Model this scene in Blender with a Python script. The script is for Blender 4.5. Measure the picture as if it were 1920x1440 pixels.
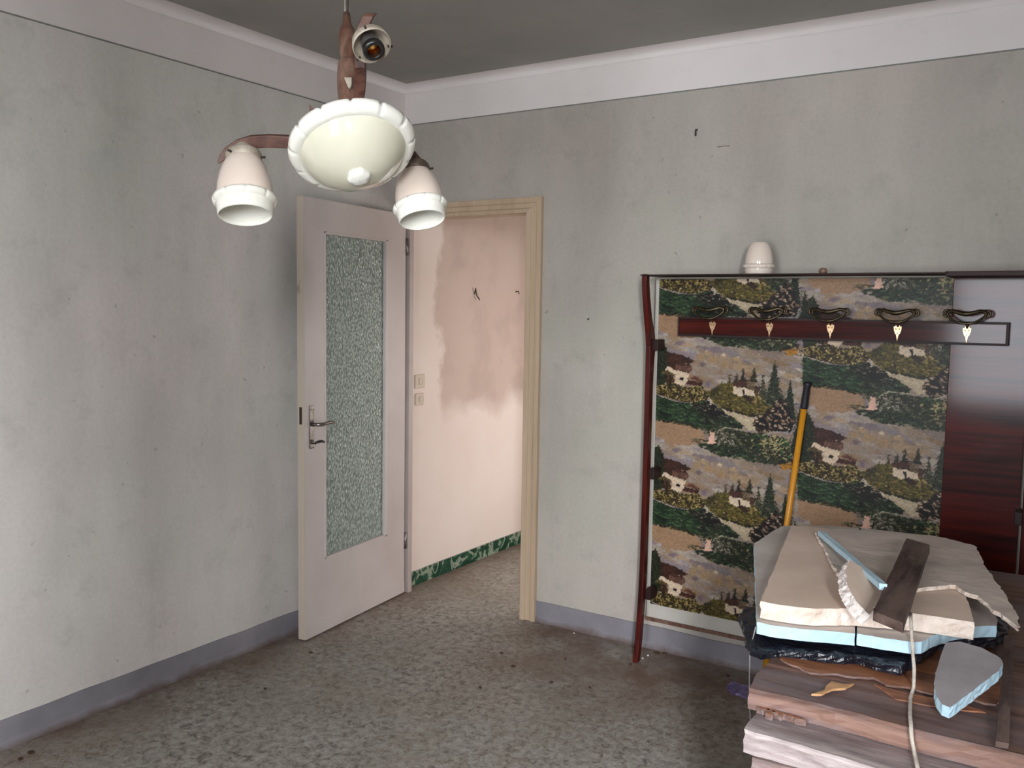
import bpy, bmesh, math, random
import numpy as np
from mathutils import Vector, Matrix, noise
from mathutils.geometry import delaunay_2d_cdt
random.seed(7)
S = bpy.context.scene
COL = S.collection
for o in list(bpy.data.objects): bpy.data.objects.remove(o)

# ------------------------------------------------------------ camera, world, light, exposure
cam_d = bpy.data.cameras.new('camera'); cam = bpy.data.objects.new('camera', cam_d); COL.objects.link(cam)
cam_d.sensor_width = 36.0; cam_d.lens = 31.20; cam_d.clip_start = .05
cr = Vector((0.84235688, 0.53869119, 0.01570629)); cu = Vector((-0.05857909, 0.06255159, 0.99632113)); cf = Vector((-0.53572696, 0.84017802, -0.08424681))
cam.matrix_world = Matrix(((cr.x, cu.x, -cf.x, 3.1084), (cr.y, cu.y, -cf.y, -3.7694), (cr.z, cu.z, -cf.z, 1.5732), (0, 0, 0, 1)))
S.camera = cam
W = bpy.data.worlds.new('daylight'); S.world = W; W.use_nodes = True
bgn = W.node_tree.nodes['Background']; bgn.inputs[0].default_value = (.80, .88, 1.0, 1); bgn.inputs[1].default_value = 1.5
def area(name, loc, look, sx, sy, power, col):
    l = bpy.data.lights.new(name, 'AREA'); l.shape = 'RECTANGLE'; l.size = sx; l.size_y = sy; l.energy = power; l.color = col
    o = bpy.data.objects.new(name, l); COL.objects.link(o); o.location = loc
    o.rotation_euler = (Vector(look) - Vector(loc)).to_track_quat('-Z', 'Y').to_euler(); return o
area('window_daylight', (2.60, -6.6, 1.65), (2.6, -1.0, 1.25), 1.4, 2.1, 200, (.89, .94, 1.0))
area('added_left_wall_lamp', (5.7, -6.45, 2.5), (0, -.7, .9), 2.2, 1.9, 2300, (.92, .96, 1.0))  # added unseen lamp, aimed through the narrow opening to brighten the left wall
area('hallway_daylight', (1.60, 1.15, 1.0), (0.0, .7, .55), 1.0, 1.3, 25, (1.0, .93, .87))
S.view_settings.view_transform = 'Standard'; S.view_settings.look = 'None'
S.view_settings.gamma = 1; S.view_settings.use_curve_mapping = False
S.view_settings.exposure = 0.12

# ------------------------------------------------------------ material helpers
def lin(c):
    r = []
    for v in c[:3]:
        v = v/255.0; r.append(v/12.92 if v <= .04045 else ((v+.055)/1.055)**2.4)
    return tuple(r)+(1.0,)
class NT:
    def __init__(s, name):
        s.m = bpy.data.materials.new(name); s.m.use_nodes = True; s.t = s.m.node_tree; s.n = s.t.nodes; s.p = s.n['Principled BSDF']
        tc = s.n.new('ShaderNodeTexCoord'); s.obj = tc.outputs['Object']; s.geo = s.n.new('ShaderNodeNewGeometry').outputs['Position']
    def link(s, a, b): s.t.links.new(a, b)
    def mp(s, sc, src=None):
        m = s.n.new('ShaderNodeMapping'); m.inputs['Scale'].default_value = sc; s.link(src or s.obj, m.inputs[0]); return m.outputs[0]
    def noise(s, scale, detail=4, rough=.55, stretch=(1,1,1), src=None, dist=0):
        n = s.n.new('ShaderNodeTexNoise'); n.inputs['Scale'].default_value = scale; n.inputs['Detail'].default_value = detail
        n.inputs['Roughness'].default_value = rough; n.inputs['Distortion'].default_value = dist; s.link(s.mp(stretch, src), n.inputs['Vector']); return n.outputs['Fac']
    def vor(s, scale, stretch=(1,1,1), feature='F1', src=None):
        n = s.n.new('ShaderNodeTexVoronoi'); n.feature = feature; n.inputs['Scale'].default_value = scale; s.link(s.mp(stretch, src), n.inputs['Vector']); return n.outputs['Distance']
    def ramp(s, fac, stops, interp='LINEAR'):
        r = s.n.new('ShaderNodeValToRGB'); r.color_ramp.interpolation = interp; e = r.color_ramp.elements
        while len(e) < len(stops): e.new(.5)
        for el, (p, c) in zip(e, stops):
            el.position = p; el.color = lin(c) if len(c) == 3 and max(c) > 1 else (c[0], c[0], c[0], 1)
        s.link(fac, r.inputs[0]); return r.outputs[0]
    def mix(s, a, b, fac, mode='MIX'):
        m = s.n.new('ShaderNodeMixRGB'); m.blend_type = mode
        for v, i in ((fac, 0), (a, 1), (b, 2)):
            if isinstance(v, (int, float)): m.inputs[i].default_value = v
            elif isinstance(v, tuple): m.inputs[i].default_value = lin(v)
            else: s.link(v, m.inputs[i])
        return m.outputs[0]
    def math(s, op, a, b=0.0, c=0.0):
        m = s.n.new('ShaderNodeMath'); m.operation = op; m.use_clamp = False
        for i, v in enumerate((a, b, c)):
            if isinstance(v, (int, float)): m.inputs[i].default_value = v
            else: s.link(v, m.inputs[i])
        return m.outputs[0]
    def sep(s, src=None):
        m = s.n.new('ShaderNodeSeparateXYZ'); s.link(src or s.geo, m.inputs[0]); return m.outputs
    def mr(s, v, a, b, c=0., d=1.):
        m = s.n.new('ShaderNodeMapRange'); m.clamp = True
        for i, x in enumerate((a, b, c, d)): m.inputs[i+1].default_value = x
        s.link(v, m.inputs[0]); return m.outputs[0]
    def out(s, col=None, rough=None, bump=None, bs=.3, bd=.01, metal=0, spec=.5, **kw):
        p = s.p
        if col is not None:
            if isinstance(col, tuple): p.inputs['Base Color'].default_value = lin(col)
            else: s.link(col, p.inputs['Base Color'])
        if rough is not None:
            if isinstance(rough, (int, float)): p.inputs['Roughness'].default_value = rough
            else: s.link(rough, p.inputs['Roughness'])
        p.inputs['Metallic'].default_value = metal; p.inputs['Specular IOR Level'].default_value = spec
        for k, v in kw.items(): p.inputs[k.replace('_', ' ')].default_value = v
        if bump is not None:
            b = s.n.new('ShaderNodeBump'); b.inputs['Strength'].default_value = bs; b.inputs['Distance'].default_value = bd
            s.link(bump, b.inputs['Height']); s.link(b.outputs[0], p.inputs['Normal'])
        return s.m
def simple(name, col, col2=None, scale=8, rough=.6, stretch=(1,1,1), bs=.2, bd=.003, lo=.35, hi=.65, bscale=None, **kw):
    n = NT(name); f = n.noise(scale, 5, .6, stretch)
    c = n.ramp(f, [(lo, col), (hi, col2 or col)])
    b = n.noise(bscale or scale*4, 4, .6, stretch)
    return n.out(c, rough, b, bs, bd, **kw)

# ------------------------------------------------------------ mesh helpers
class MB:
    def __init__(s): s.v = []; s.f = []; s.mi = []; s.sm = []
    def add(s, vs, fs, mi=0, smooth=False, M=None):
        o = len(s.v); s.v += [tuple(M @ Vector(v)) if M else tuple(v) for v in vs]
        for f in fs: s.f.append(tuple(i+o for i in f)); s.mi.append(mi); s.sm.append(smooth)
        return s
    def box(s, a, b, mi=0, M=None):
        x0, y0, z0 = a; x1, y1, z1 = b
        v = [(x0,y0,z0),(x1,y0,z0),(x1,y1,z0),(x0,y1,z0),(x0,y0,z1),(x1,y0,z1),(x1,y1,z1),(x0,y1,z1)]
        return s.add(v, [(0,3,2,1),(4,5,6,7),(0,1,5,4),(1,2,6,5),(2,3,7,6),(3,0,4,7)], mi, False, M)
    def prism(s, pts, fn0, fn1, mi=0, M=None):    # outline extruded between two maps of a 2-D point
        n = len(pts); v = [fn0(*p) for p in pts]+[fn1(*p) for p in pts]
        f = [tuple(range(n-1, -1, -1)), tuple(range(n, 2*n))]+[(i, (i+1) % n, (i+1) % n+n, i+n) for i in range(n)]
        return s.add(v, f, mi, False, M)
    def lathe(s, prof, M=None, n=40, mi=0, close=True, rf=None, smooth=True):
        v = []; f = []
        for j, (r, z) in enumerate(prof):
            for i in range(n):
                a = 2*math.pi*i/n; rr = rf(j, a, r) if rf else r
                v.append((rr*math.cos(a), rr*math.sin(a), z))
        for j in range(len(prof)-1):
            for i in range(n):
                k = (i+1) % n; f.append((j*n+i, j*n+k, (j+1)*n+k, (j+1)*n+i))
        s.add(v, f, mi, smooth, M)
        if close:
            o = len(s.v)-len(v)
            if prof[0][0] > 1e-6: s.f.append(tuple(o+i for i in range(n-1, -1, -1))); s.mi.append(mi); s.sm.append(False)
            if prof[-1][0] > 1e-6: s.f.append(tuple(o+(len(prof)-1)*n+i for i in range(n))); s.mi.append(mi); s.sm.append(False)
        return s
    def tube(s, pts, rad, n=10, mi=0, closed=False, smooth=True):
        pts = [Vector(p) for p in pts]; N = len(pts); R = rad if isinstance(rad, (list, tuple)) else [rad]*N
        up = None; v = []; f = []
        for i in range(N):
            a = pts[(i-1) % N] if (i or closed) else pts[0]; b = pts[(i+1) % N] if (i < N-1 or closed) else pts[-1]
            t = (b-a).normalized()
            if up is None: up = t.orthogonal().normalized()
            up = (up-t*up.dot(t)).normalized(); w = t.cross(up)
            for k in range(n):
                an = 2*math.pi*k/n; v.append(pts[i]+(up*math.cos(an)+w*math.sin(an))*R[i])
        for i in range(N if closed else N-1):
            j = (i+1) % N
            for k in range(n): l = (k+1) % n; f.append((i*n+k, i*n+l, j*n+l, j*n+k))
        if not closed: f.append(tuple(range(n-1, -1, -1))); f.append(tuple((N-1)*n+k for k in range(n)))
        return s.add(v, f, mi, smooth)
    def strip(s, pts, side, hs, th, mi=0, smooth=False):   # rectangular bar swept along pts; side = width axis, hs = height per point
        pts = [Vector(p) for p in pts]; side = Vector(side).normalized(); N = len(pts); v = []
        for i in range(N):
            t = (pts[min(i+1, N-1)]-pts[max(i-1, 0)]).normalized(); u = side.cross(t).normalized()
            h = hs[i] if isinstance(hs, (list, tuple)) else hs
            for (a, b) in ((-1,-1),(1,-1),(1,1),(-1,1)): v.append(pts[i]+side*(a*th/2)+u*(b*h/2))
        f = [(0,3,2,1), tuple((N-1)*4+k for k in range(4))]
        for i in range(N-1):
            for k in range(4): l = (k+1) % 4; f.append((i*4+k, i*4+l, i*4+4+l, i*4+4+k))
        return s.add(v, f, mi, smooth)
    def build(s, name, mats, parent=None, label=None, cat=None, group=None, kind=None, bevel=0, origin=None, seg=2):
        V = np.array([tuple(v) for v in s.v], dtype=float)
        if parent is not None: org = np.array(parent['_org'])
        else: org = np.array(origin) if origin is not None else np.array([(V[:,0].min()+V[:,0].max())/2, (V[:,1].min()+V[:,1].max())/2, V[:,2].min()])
        me = bpy.data.meshes.new(name); me.from_pydata([tuple(a) for a in V-org], [], s.f)
        mats = mats if isinstance(mats, (list, tuple)) else [mats]
        for m in mats: me.materials.append(m)
        me.polygons.foreach_set('material_index', s.mi); me.polygons.foreach_set('use_smooth', s.sm); me.update()
        o = bpy.data.objects.new(name, me); COL.objects.link(o); o['_org'] = tuple(float(a) for a in org)
        if parent is not None: o.parent = parent
        else: o.location = org
        if bevel:
            b = o.modifiers.new('bevel', 'BEVEL'); b.width = bevel; b.segments = seg; b.limit_method = 'ANGLE'; b.angle_limit = math.radians(40)
        if label: o['label'] = label
        if cat: o['category'] = cat
        if group: o['group'] = group
        if kind: o['kind'] = kind
        return o
def thing(name, loc, label, cat, group=None, kind=None):
    o = bpy.data.objects.new(name, None); COL.objects.link(o); o.location = loc; o['_org'] = tuple(float(a) for a in loc); o['label'] = label; o['category'] = cat
    o.empty_display_size = .1
    if group: o['group'] = group
    if kind: o['kind'] = kind
    return o
def inside(p, poly):
    c = False; j = len(poly)-1
    for i in range(len(poly)):
        a, b = poly[i], poly[j]
        if (a[1] > p[1]) != (b[1] > p[1]) and p[0] < (b[0]-a[0])*(p[1]-a[1])/(b[1]-a[1])+a[0]: c = not c
        j = i
    return c
def resample(poly, step):
    out = []
    for i in range(len(poly)):
        a = Vector(poly[i][:2]); b = Vector(poly[(i+1) % len(poly)][:2]); n = max(1, int(round((b-a).length/step)))
        out += [a.lerp(b, k/n) for k in range(n)]
    return out
def slab(outline, ztop, thick, step=.02, jit=.0015, hf=None, seed=0, rings=2, flat=False, ex=(0, 0)):
    # a sheet with broken edges: outline (x, y), top height, thickness; material 0 = faces, 1 = edges
    rnd = random.Random(seed); hf = hf or (lambda x, y: 0.0); tf = lambda x, y: thick+(hf(x, y) if flat else 0.0)
    ar = sum(outline[i][0]*outline[(i+1) % len(outline)][1]-outline[(i+1) % len(outline)][0]*outline[i][1] for i in range(len(outline)))
    if ar < 0: outline = outline[::-1]
    B = resample(outline, step); n = len(B)
    def jt(p, a): return Vector((p.x+rnd.uniform(-a, a), p.y+rnd.uniform(-a, a)))
    Bt = [jt(p, jit) for p in B]
    xs = [p.x for p in B]; ys = [p.y for p in B]; G = []
    cx, cy = sum(xs)/n, sum(ys)/n
    y = min(ys)+step*.5
    gs = step*1.6
    while y < max(ys):
        x = min(xs)+step*.5
        while x < max(xs):
            q = (x+rnd.uniform(-.3, .3)*gs, y+rnd.uniform(-.3, .3)*gs)
            if inside(q, [tuple(p) for p in B]) and min((b.x-q[0])**2+(b.y-q[1])**2 for b in B) > (step*.6)**2: G.append(Vector(q))
            x += gs
        y += gs
    res = delaunay_2d_cdt(Bt+G, [(i, (i+1) % n) for i in range(n)], [], 1, 1e-6)
    P, T = res[0], res[2]
    mb = MB()
    if len(P) != n+len(G):   # fall back on a plain cap when the jitter crossed the outline
        res = delaunay_2d_cdt(B+G, [(i, (i+1) % n) for i in range(n)], [], 1, 1e-6); P, T = res[0], res[2]; Bt = B
    m = len(P)
    top = [(p.x, p.y, ztop+hf(p.x, p.y)) for p in P]; bot = [(p.x+ex[0], p.y+ex[1], ztop+hf(p.x, p.y)-tf(p.x, p.y)) for p in P]
    ring = []
    for k in range(1, rings+1):
        t = k/(rings+1)
        ring.append([(p.x+ex[0]*t+rnd.uniform(-jit, jit)*1.3, p.y+ex[1]*t+rnd.uniform(-jit, jit)*1.3, ztop+hf(p.x, p.y)-tf(p.x, p.y)*t) for p in Bt])
    vs = top+bot+[q for r in ring for q in r]
    mb.add(vs, [], 0)
    for t in T:
        mb.f.append(tuple(t)); mb.mi.append(0); mb.sm.append(False)
        mb.f.append(tuple(i+m for i in reversed(t))); mb.mi.append(0); mb.sm.append(False)
    lay = [[i for i in range(n)]]+[[2*m+k*n+i for i in range(n)] for k in range(rings)]+[[m+i for i in range(n)]]
    # cdt keeps the order of the input points first
    for a, b in zip(lay[:-1], lay[1:]):
        for i in range(n):
            j = (i+1) % n; mb.f.append((a[j], a[i], b[i], b[j])); mb.mi.append(1); mb.sm.append(False)
    return mb
def fbm(x, y, z=0, s=1, o=3): return noise.fractal(Vector((x*s, y*s, z*s)), 1.0, 2.0, o)
# ------------------------------------------------------------ materials
def wall_mat(name, tint):
    n = NT(name)
    big = n.noise(1.1, 3, .5, src=n.geo); c = n.ramp(big, [(.32, (206,213,203)), (.5, (216,213,209)), (.68, (224,211,213))])
    g = n.ramp(n.noise(2.3, 4, .6, src=n.geo), [(.35, (200,206,197)), (.62, (216,214,210))]); c = n.mix(c, g, .5)
    st = n.ramp(n.noise(1.0, 4, .65, stretch=(5, 5, .6), src=n.geo), [(.36, (186,186,182)), (.56, (218,216,214))]); c = n.mix(c, st, .2)
    sm = n.ramp(n.noise(5.5, 6, .7, src=n.geo), [(.3, (166,166,164)), (.46, (216,214,212))]); c = n.mix(c, sm, .28)
    lg = n.ramp(n.noise(.85, 4, .6, stretch=(1.6, 1.6, .8), src=n.geo), [(.34, (.80,)), (.6, (1.03,))]); c = n.mix(c, lg, .8, 'MULTIPLY')
    fine = n.ramp(n.noise(60, 4, .7, src=n.geo), [(.3, (.82,)), (.6, (1.0,))]); c = n.mix(c, fine, .45, 'MULTIPLY')
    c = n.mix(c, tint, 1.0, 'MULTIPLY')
    sp = n.ramp(n.noise(26, 2, .4, src=n.geo), [(.235, (.3,)), (.27, (1.0,))]); c = n.mix(c, sp, .35, 'MULTIPLY')
    return n.out(c, .8, n.noise(90, 5, .7, src=n.geo), .25, .002, spec=.25)
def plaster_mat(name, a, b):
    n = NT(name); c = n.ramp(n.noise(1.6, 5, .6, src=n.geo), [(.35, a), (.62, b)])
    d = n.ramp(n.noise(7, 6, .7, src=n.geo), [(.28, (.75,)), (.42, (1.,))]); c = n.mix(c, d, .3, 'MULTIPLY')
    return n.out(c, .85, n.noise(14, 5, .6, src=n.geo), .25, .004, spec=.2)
def hall_mat():
    n = NT('hallway_plaster'); p = n.geo
    c = n.ramp(n.noise(1.5, 4, .6, src=p), [(.3, (226,208,199)), (.65, (232,218,210))])
    X = n.sep(); w = n.noise(2.2, 5, .6, src=p); wy = n.math('ADD', X[1], n.math('MULTIPLY', n.math('SUBTRACT', w, .5), .55))
    w2 = n.noise(2.4, 4, .5, src=p); wz = n.math('ADD', X[2], n.math('MULTIPLY', n.math('SUBTRACT', w2, .5), .45))
    m = n.math('MULTIPLY', n.mr(wy, .29, .35), n.mr(wz, .90, 1.02))
    c = n.mix(c, n.mix(c, (178,152,138), .6), m)
    blot = n.ramp(n.noise(3.2, 5, .62, src=p), [(.36, (.62,)), (.5, (1.,))]); c = n.mix(c, blot, n.math('MULTIPLY', m, .3), 'MULTIPLY')
    return n.out(c, .85, n.noise(25, 5, .6, src=p), .2, .003, spec=.2)
def floor_mat():
    n = NT('worn_mottled_floor'); p = n.geo
    a = n.ramp(n.noise(1.3, 5, .6, src=p), [(.32, (120,106,94)), (.5, (148,138,128)), (.68, (160,158,154))])
    b = n.ramp(n.noise(4.2, 5, .65, src=p), [(.33, (116,108,90)), (.5, (146,142,130)), (.66, (164,160,154))]); c = n.mix(a, b, .6)
    m2 = n.ramp(n.noise(30, 6, .8, src=p, dist=.5), [(.38, (66,62,58)), (.46, (140,134,126)), (.6, (184,180,174))]); c = n.mix(c, m2, n.mr(n.noise(1.4, 3, .5, src=p), .3, .6, .25, .78))
    f = n.ramp(n.noise(120, 3, .6, src=p), [(.34, (.62,)), (.5, (1.,)), (.72, (1.25,))]); c = n.mix(c, f, .35, 'MULTIPLY')
    X = n.sep(); d1 = n.mr(X[0], .0, .38, 1, 0); d2 = n.mr(X[1], -1.15, -.3, 0, 1)
    dirt = n.math('MULTIPLY', n.math('MAXIMUM', d1, n.math('MULTIPLY', d2, n.mr(X[0], .75, 1.0))), n.mr(n.noise(3.4, 5, .65, src=p), .3, .6, .2, 1.0))
    c = n.mix(c, (104,78,62), n.math('MULTIPLY', dirt, .85))
    r = n.ramp(n.noise(3, 4, .6, src=p), [(.3, (.42,)), (.7, (.62,))])
    return n.out(c, r, n.noise(45, 5, .7, src=p), .25, .002, spec=.4)
def base_mat():
    n = NT('grey_painted_skirting'); p = n.geo
    c = n.ramp(n.noise(3.0, 5, .6, src=p), [(.3, (118,114,120)), (.65, (142,138,144))])
    X = n.sep(); z = n.math('ADD', X[2], n.math('MULTIPLY', n.math('SUBTRACT', n.noise(9, 5, .6, src=p), .5), .07))
    c = n.mix(n.mix(c, (96,76,66), .75), c, n.mr(z, .002, .03))
    return n.out(c, .6, n.noise(30, 4, .6, src=p), .3, .003, spec=.35)
def green_marble():
    n = NT('green_marble'); p = n.geo
    f = n.noise(9, 3, .5, src=p, dist=1.6)
    c = n.ramp(f, [(.38, (22,58,42)), (.52, (34,80,60)), (.57, (150,160,140)), (.63, (120,135,120)), (.68, (30,70,52))])
    return n.out(c, .25, spec=.5)
def wood_mat(name, a, b, rough=.3, axis=0, scale=3, coat=0.0, dirt=None, bs=.08):
    st = [14, 14, 14]; st[axis] = .7; st = tuple(st)
    n = NT(name); f = n.noise(scale, 6, .62, st, dist=.5); c = n.ramp(f, [(.36, a), (.62, b)])
    g = n.ramp(n.noise(scale*5, 4, .7, st), [(.3, (.7,)), (.55, (1.,))]); c = n.mix(c, g, .4, 'MULTIPLY')
    if dirt: c = n.mix(c, dirt, n.mr(n.noise(5, 6, .65, stretch=tuple(.5 if i == axis else 2 for i in range(3))), .44, .62, 0, .85))
    return n.out(c, rough, f, bs, .002, spec=(.12 if coat else .4), Coat_Weight=coat, Coat_Roughness=.11)
M = {}
M['wall'] = wall_mat('faded_grey_wallpaper', (255, 250, 247)); M['wallback'] = wall_mat('shaded_greenish_wallpaper', (220, 213, 205)); M['plaster'] = plaster_mat('white_plaster', (222,214,211), (230,222,220)); M['ceil'] = plaster_mat('ceiling_plaster', (160,158,152), (172,168,162))  # back wall tint darkened, left kept lighter: light balance put into the colour
M['hall'] = hall_mat(); M['floor'] = floor_mat(); M['base'] = base_mat(); M['marble'] = green_marble()
M['border'] = simple('border_edge', (116,118,112), (136,136,130), 20, .8)
M['door'] = simple('dusty_pink_grey_paint', (200,188,183), (210,198,194), 3, .42, (1,1,1), .06, .001)
M['dooredge'] = simple('worn_door_edge', (120,100,84), (196,182,166), 12, .6, (1,1,.5), .2, .002, lo=.26, hi=.40)
M['bead'] = simple('lit_bead_paint', (206,196,190), (214,204,198), 6, .45)  # lighter than the door: the light on the hinge-side bead is painted in
M['jamb'] = wood_mat('yellowed_frame_paint', (184,160,134), (196,172,146), .5, 2, .8, bs=.05)
M['jambleft'] = simple('pale_frame_paint', (178,162,156), (190,178,172), 4, .5)
M['steel'] = simple('tarnished_steel', (120,112,106), (160,154,150), 30, .32, metal=.9)
M['dark'] = simple('dark_grime', (40,32,28), (60,48,42), 20, .8)
M['plate'] = simple('yellowed_switch_plastic', (196,180,160), (204,190,172), 10, .5)
def glass_mat():
    n = NT('hammered_glass')
    v = n.vor(88, (1, 1, .62)); w = n.noise(60, 3, .6)
    h = n.math('ADD', v, n.math('MULTIPLY', w, .35))
    c = n.ramp(n.vor(88, (1, 1, .62)), [(.03, (255,255,248)), (.10, (214,222,214)), (.35, (172,184,176)), (.75, (136,148,140))])  # white cell centres are glints painted into the base colour
    return n.out(c, .10, h, 1.0, .006, spec=.8, Transmission_Weight=.15, IOR=1.5)
M['glass'] = glass_mat()
def mahogany(axis, name, a=(38,6,3), b=(80,18,9), rough=.45, coat=.27):
    return wood_mat(name, a, b, rough, axis, 2.2, coat, bs=.02)
M['mahX'] = mahogany(0, 'red_mahogany_veneer'); M['mahZ'] = mahogany(2, 'red_mahogany_upright', (44,9,5), (86,22,13)); M['mahD'] = mahogany(0, 'dark_mahogany_edge', (26,6,4), (44,11,8), .6, 0)
M['bare'] = simple('bare_panel_board', (176,170,160), (190,184,176), 6, .7)
M['bronze'] = simple('antique_bronze', (52,44,32), (92,80,60), 60, .38, metal=.8)
M['brass'] = simple('pale_brass', (190,150,110), (224,190,150), 60, .3, metal=.75)
M['chwood'] = wood_mat('dusty_brown_wood', (74,46,36), (108,74,60), .5, 2, 4, dirt=(140,112,96))
M['chwood2'] = wood_mat('reddish_arm_wood', (66,36,28), (94,58,46), .5, 0, 4, dirt=(108,80,68))
M['tulip'] = simple('warm_opal_glass', (222,204,190), (230,214,200), 4, .12, bs=.0, spec=.6, Coat_Weight=.5, Coat_Roughness=.05)
M['opal'] = simple('cream_opal_glass', (212,208,184), (220,216,196), 4, .09, bs=.0, spec=.6, Coat_Weight=.6, Coat_Roughness=.05)
M['opalw'] = simple('white_opal_bead', (238,234,222), (240,238,228), 4, .12, bs=.0, spec=.6, Coat_Weight=.6, Coat_Roughness=.05)
M['chrome'] = simple('rod_chrome', (190,190,186), (206,206,202), 20, .15, metal=1)
M['cap'] = simple('dusty_shade_holder', (150,138,122), (186,174,158), 30, .55, metal=.2)
M['capshaded'] = simple('holder_in_shadow', (84,70,60), (124,108,94), 30, .5, metal=.3)  # darker copy for the right holder, its shadow put into the colour
M['socket'] = simple('socket_metal', (150,150,150), (176,176,176), 30, .25, metal=.9)
M['socketring'] = simple('black_socket_ring', (22,20,20), (34,32,30), 30, .3)
M['thread'] = simple('brass_socket_thread', (210,160,80), (236,196,120), 40, .22, metal=1)
M['broom'] = simple('yellow_painted_handle', (196,128,22), (212,146,34), 12, .4, (1,1,.4)); M['grip'] = simple('black_grip', (18,18,26), (30,30,38), 30, .5)
M['dustfoam'] = simple('dusty_grey_foam_face', (190,180,172), (210,200,192), 5, .9, bs=.3, bd=.003)
M['bluefoam'] = simple('pale_blue_foam_edge', (176,206,222), (196,222,234), 14, .75, bs=.3)
M['greyfoam'] = simple('grey_weathered_foam', (128,122,122), (154,147,148), 5, .9, bs=.3, bd=.003)
M['cream'] = simple('cream_board_face', (212,188,170), (228,204,186), 4, .85, bs=.25)
M['creamedge'] = simple('crumbly_cream_edge', (214,194,178), (236,220,208), 25, .9, bs=.8, bd=.006)
M['paper'] = simple('dusty_torn_board_face', (188,174,164), (216,200,188), 5, .9, bs=.5, bd=.004)
M['whiteedge'] = simple('crumbly_white_edge', (226,212,204), (244,234,228), 40, .9, bs=.9, bd=.006)
M['batten'] = wood_mat('dark_dirty_batten', (44,30,28), (78,56,50), .6, 1, 4, dirt=(112,92,84), bs=.4)
M['bag'] = simple('black_plastic', (12,13,22), (22,24,36), 8, .28, bs=.8, bd=.01, bscale=26, spec=.6)
M['cord'] = simple('pale_cord', (176,164,150), (206,196,184), 60, .8); M['cordgrey'] = simple('grey_twine', (120,116,116), (150,146,146), 60, .8)
M['veneer'] = wood_mat('orange_brown_veneer', (138,84,56), (184,126,92), .55, 0, 2.5, dirt=(100,66,52), bs=.3)
M['plankA'] = wood_mat('weathered_brown_plank', (92,66,56), (146,112,98), .6, 0, 2.5, dirt=(120,106,108), bs=.5)
M['plankB'] = wood_mat('pale_pink_plank', (150,134,132), (206,192,190), .65, 0, 2.5, dirt=(110,96,98), bs=.4)
M['plankC'] = wood_mat('grey_brown_plank', (104,84,80), (164,146,144), .65, 0, 2.5, dirt=(150,96,66), bs=.4)
M['chip'] = wood_mat('pale_splinter', (180,132,88), (206,160,114), .6, 0, 5)
def wrap_mat():
    n = NT('violet_plastic_wrap'); c = n.ramp(n.noise(30, 3, .5), [(.4, (112,96,150)), (.6, (160,146,190))])
    return n.out(c, .25, n.noise(40, 3, .6), .6, .004, Alpha=.55)
M['wrap'] = wrap_mat(); M['leaf'] = simple('brown_debris', (52,34,24), (84,58,40), 30, .8)

# ------------------------------------------------------------ the room
RX, FY, HZ = 4.35, -4.95, 2.75
def st_box(name, label, cat, boxes, mats, **k):
    mb = MB()
    for b in boxes: mb.box(b[0], b[1], b[2] if len(b) > 2 else 0)
    return mb.build(name, mats, None, label, cat, kind='structure', **k)
st_box('floor', 'worn grey-brown mottled floor running through the doorway into the hallway', 'floor', [((-.1, FY-.1, -.08), (RX+.1, 3.4, 0))], M['floor'])
def wall_boxes(a, b, z1=2.54): pass
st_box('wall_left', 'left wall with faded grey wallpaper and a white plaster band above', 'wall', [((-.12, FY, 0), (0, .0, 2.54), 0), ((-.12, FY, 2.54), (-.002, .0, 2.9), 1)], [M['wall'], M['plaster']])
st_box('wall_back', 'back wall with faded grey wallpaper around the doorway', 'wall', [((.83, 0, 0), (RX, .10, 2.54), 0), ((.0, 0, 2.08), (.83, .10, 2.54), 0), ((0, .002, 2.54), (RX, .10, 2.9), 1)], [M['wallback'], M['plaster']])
st_box('wall_right', 'right wall of the room with the same faded wallpaper', 'wall', [((RX, FY, 0), (RX+.12, .1, 2.54), 0), ((RX+.002, FY, 2.54), (RX+.12, .1, 2.9), 1)], [M['wall'], M['plaster']])
wx0, wx1, wz0, wz1 = 2.14, 3.15, .80, 2.5; vx0, vx1 = 3.84, 4.32  # second opening and the pier beside it are added to steer light
st_box('wall_front', 'wall behind the camera with a window and an added second opening', 'wall', [((-.12, FY-.25, 0), (wx0, FY, 2.9)), ((wx1, FY-.25, 0), (vx0, FY, 2.9)), ((vx1, FY-.25, 0), (RX+.12, FY, 2.9)), ((wx0, FY-.25, 0), (wx1, FY, wz0)), ((wx0, FY-.25, wz1), (wx1, FY, 2.9)), ((vx0, FY-.25, 0), (vx1, FY, .5)), ((vx0, FY-.25, wz1), (vx1, FY, 2.9))], M['wall'])
st_box('wall_hallway_left', 'hallway wall beyond the doorway, pinkish plaster with brown damp stains', 'wall', [((-.12, 0.0, 0), (0, 3.3, 2.9))], M['hall'])
st_box('wall_hallway_right', 'right wall of the hallway behind the back wall', 'wall', [((1.66, .1, 0), (1.76, 3.3, 2.9))], M['hall'])
st_box('wall_hallway_end', 'end wall of the hallway', 'wall', [((-.12, 3.3, 0), (1.76, 3.4, 2.9))], M['hall'])
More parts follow.
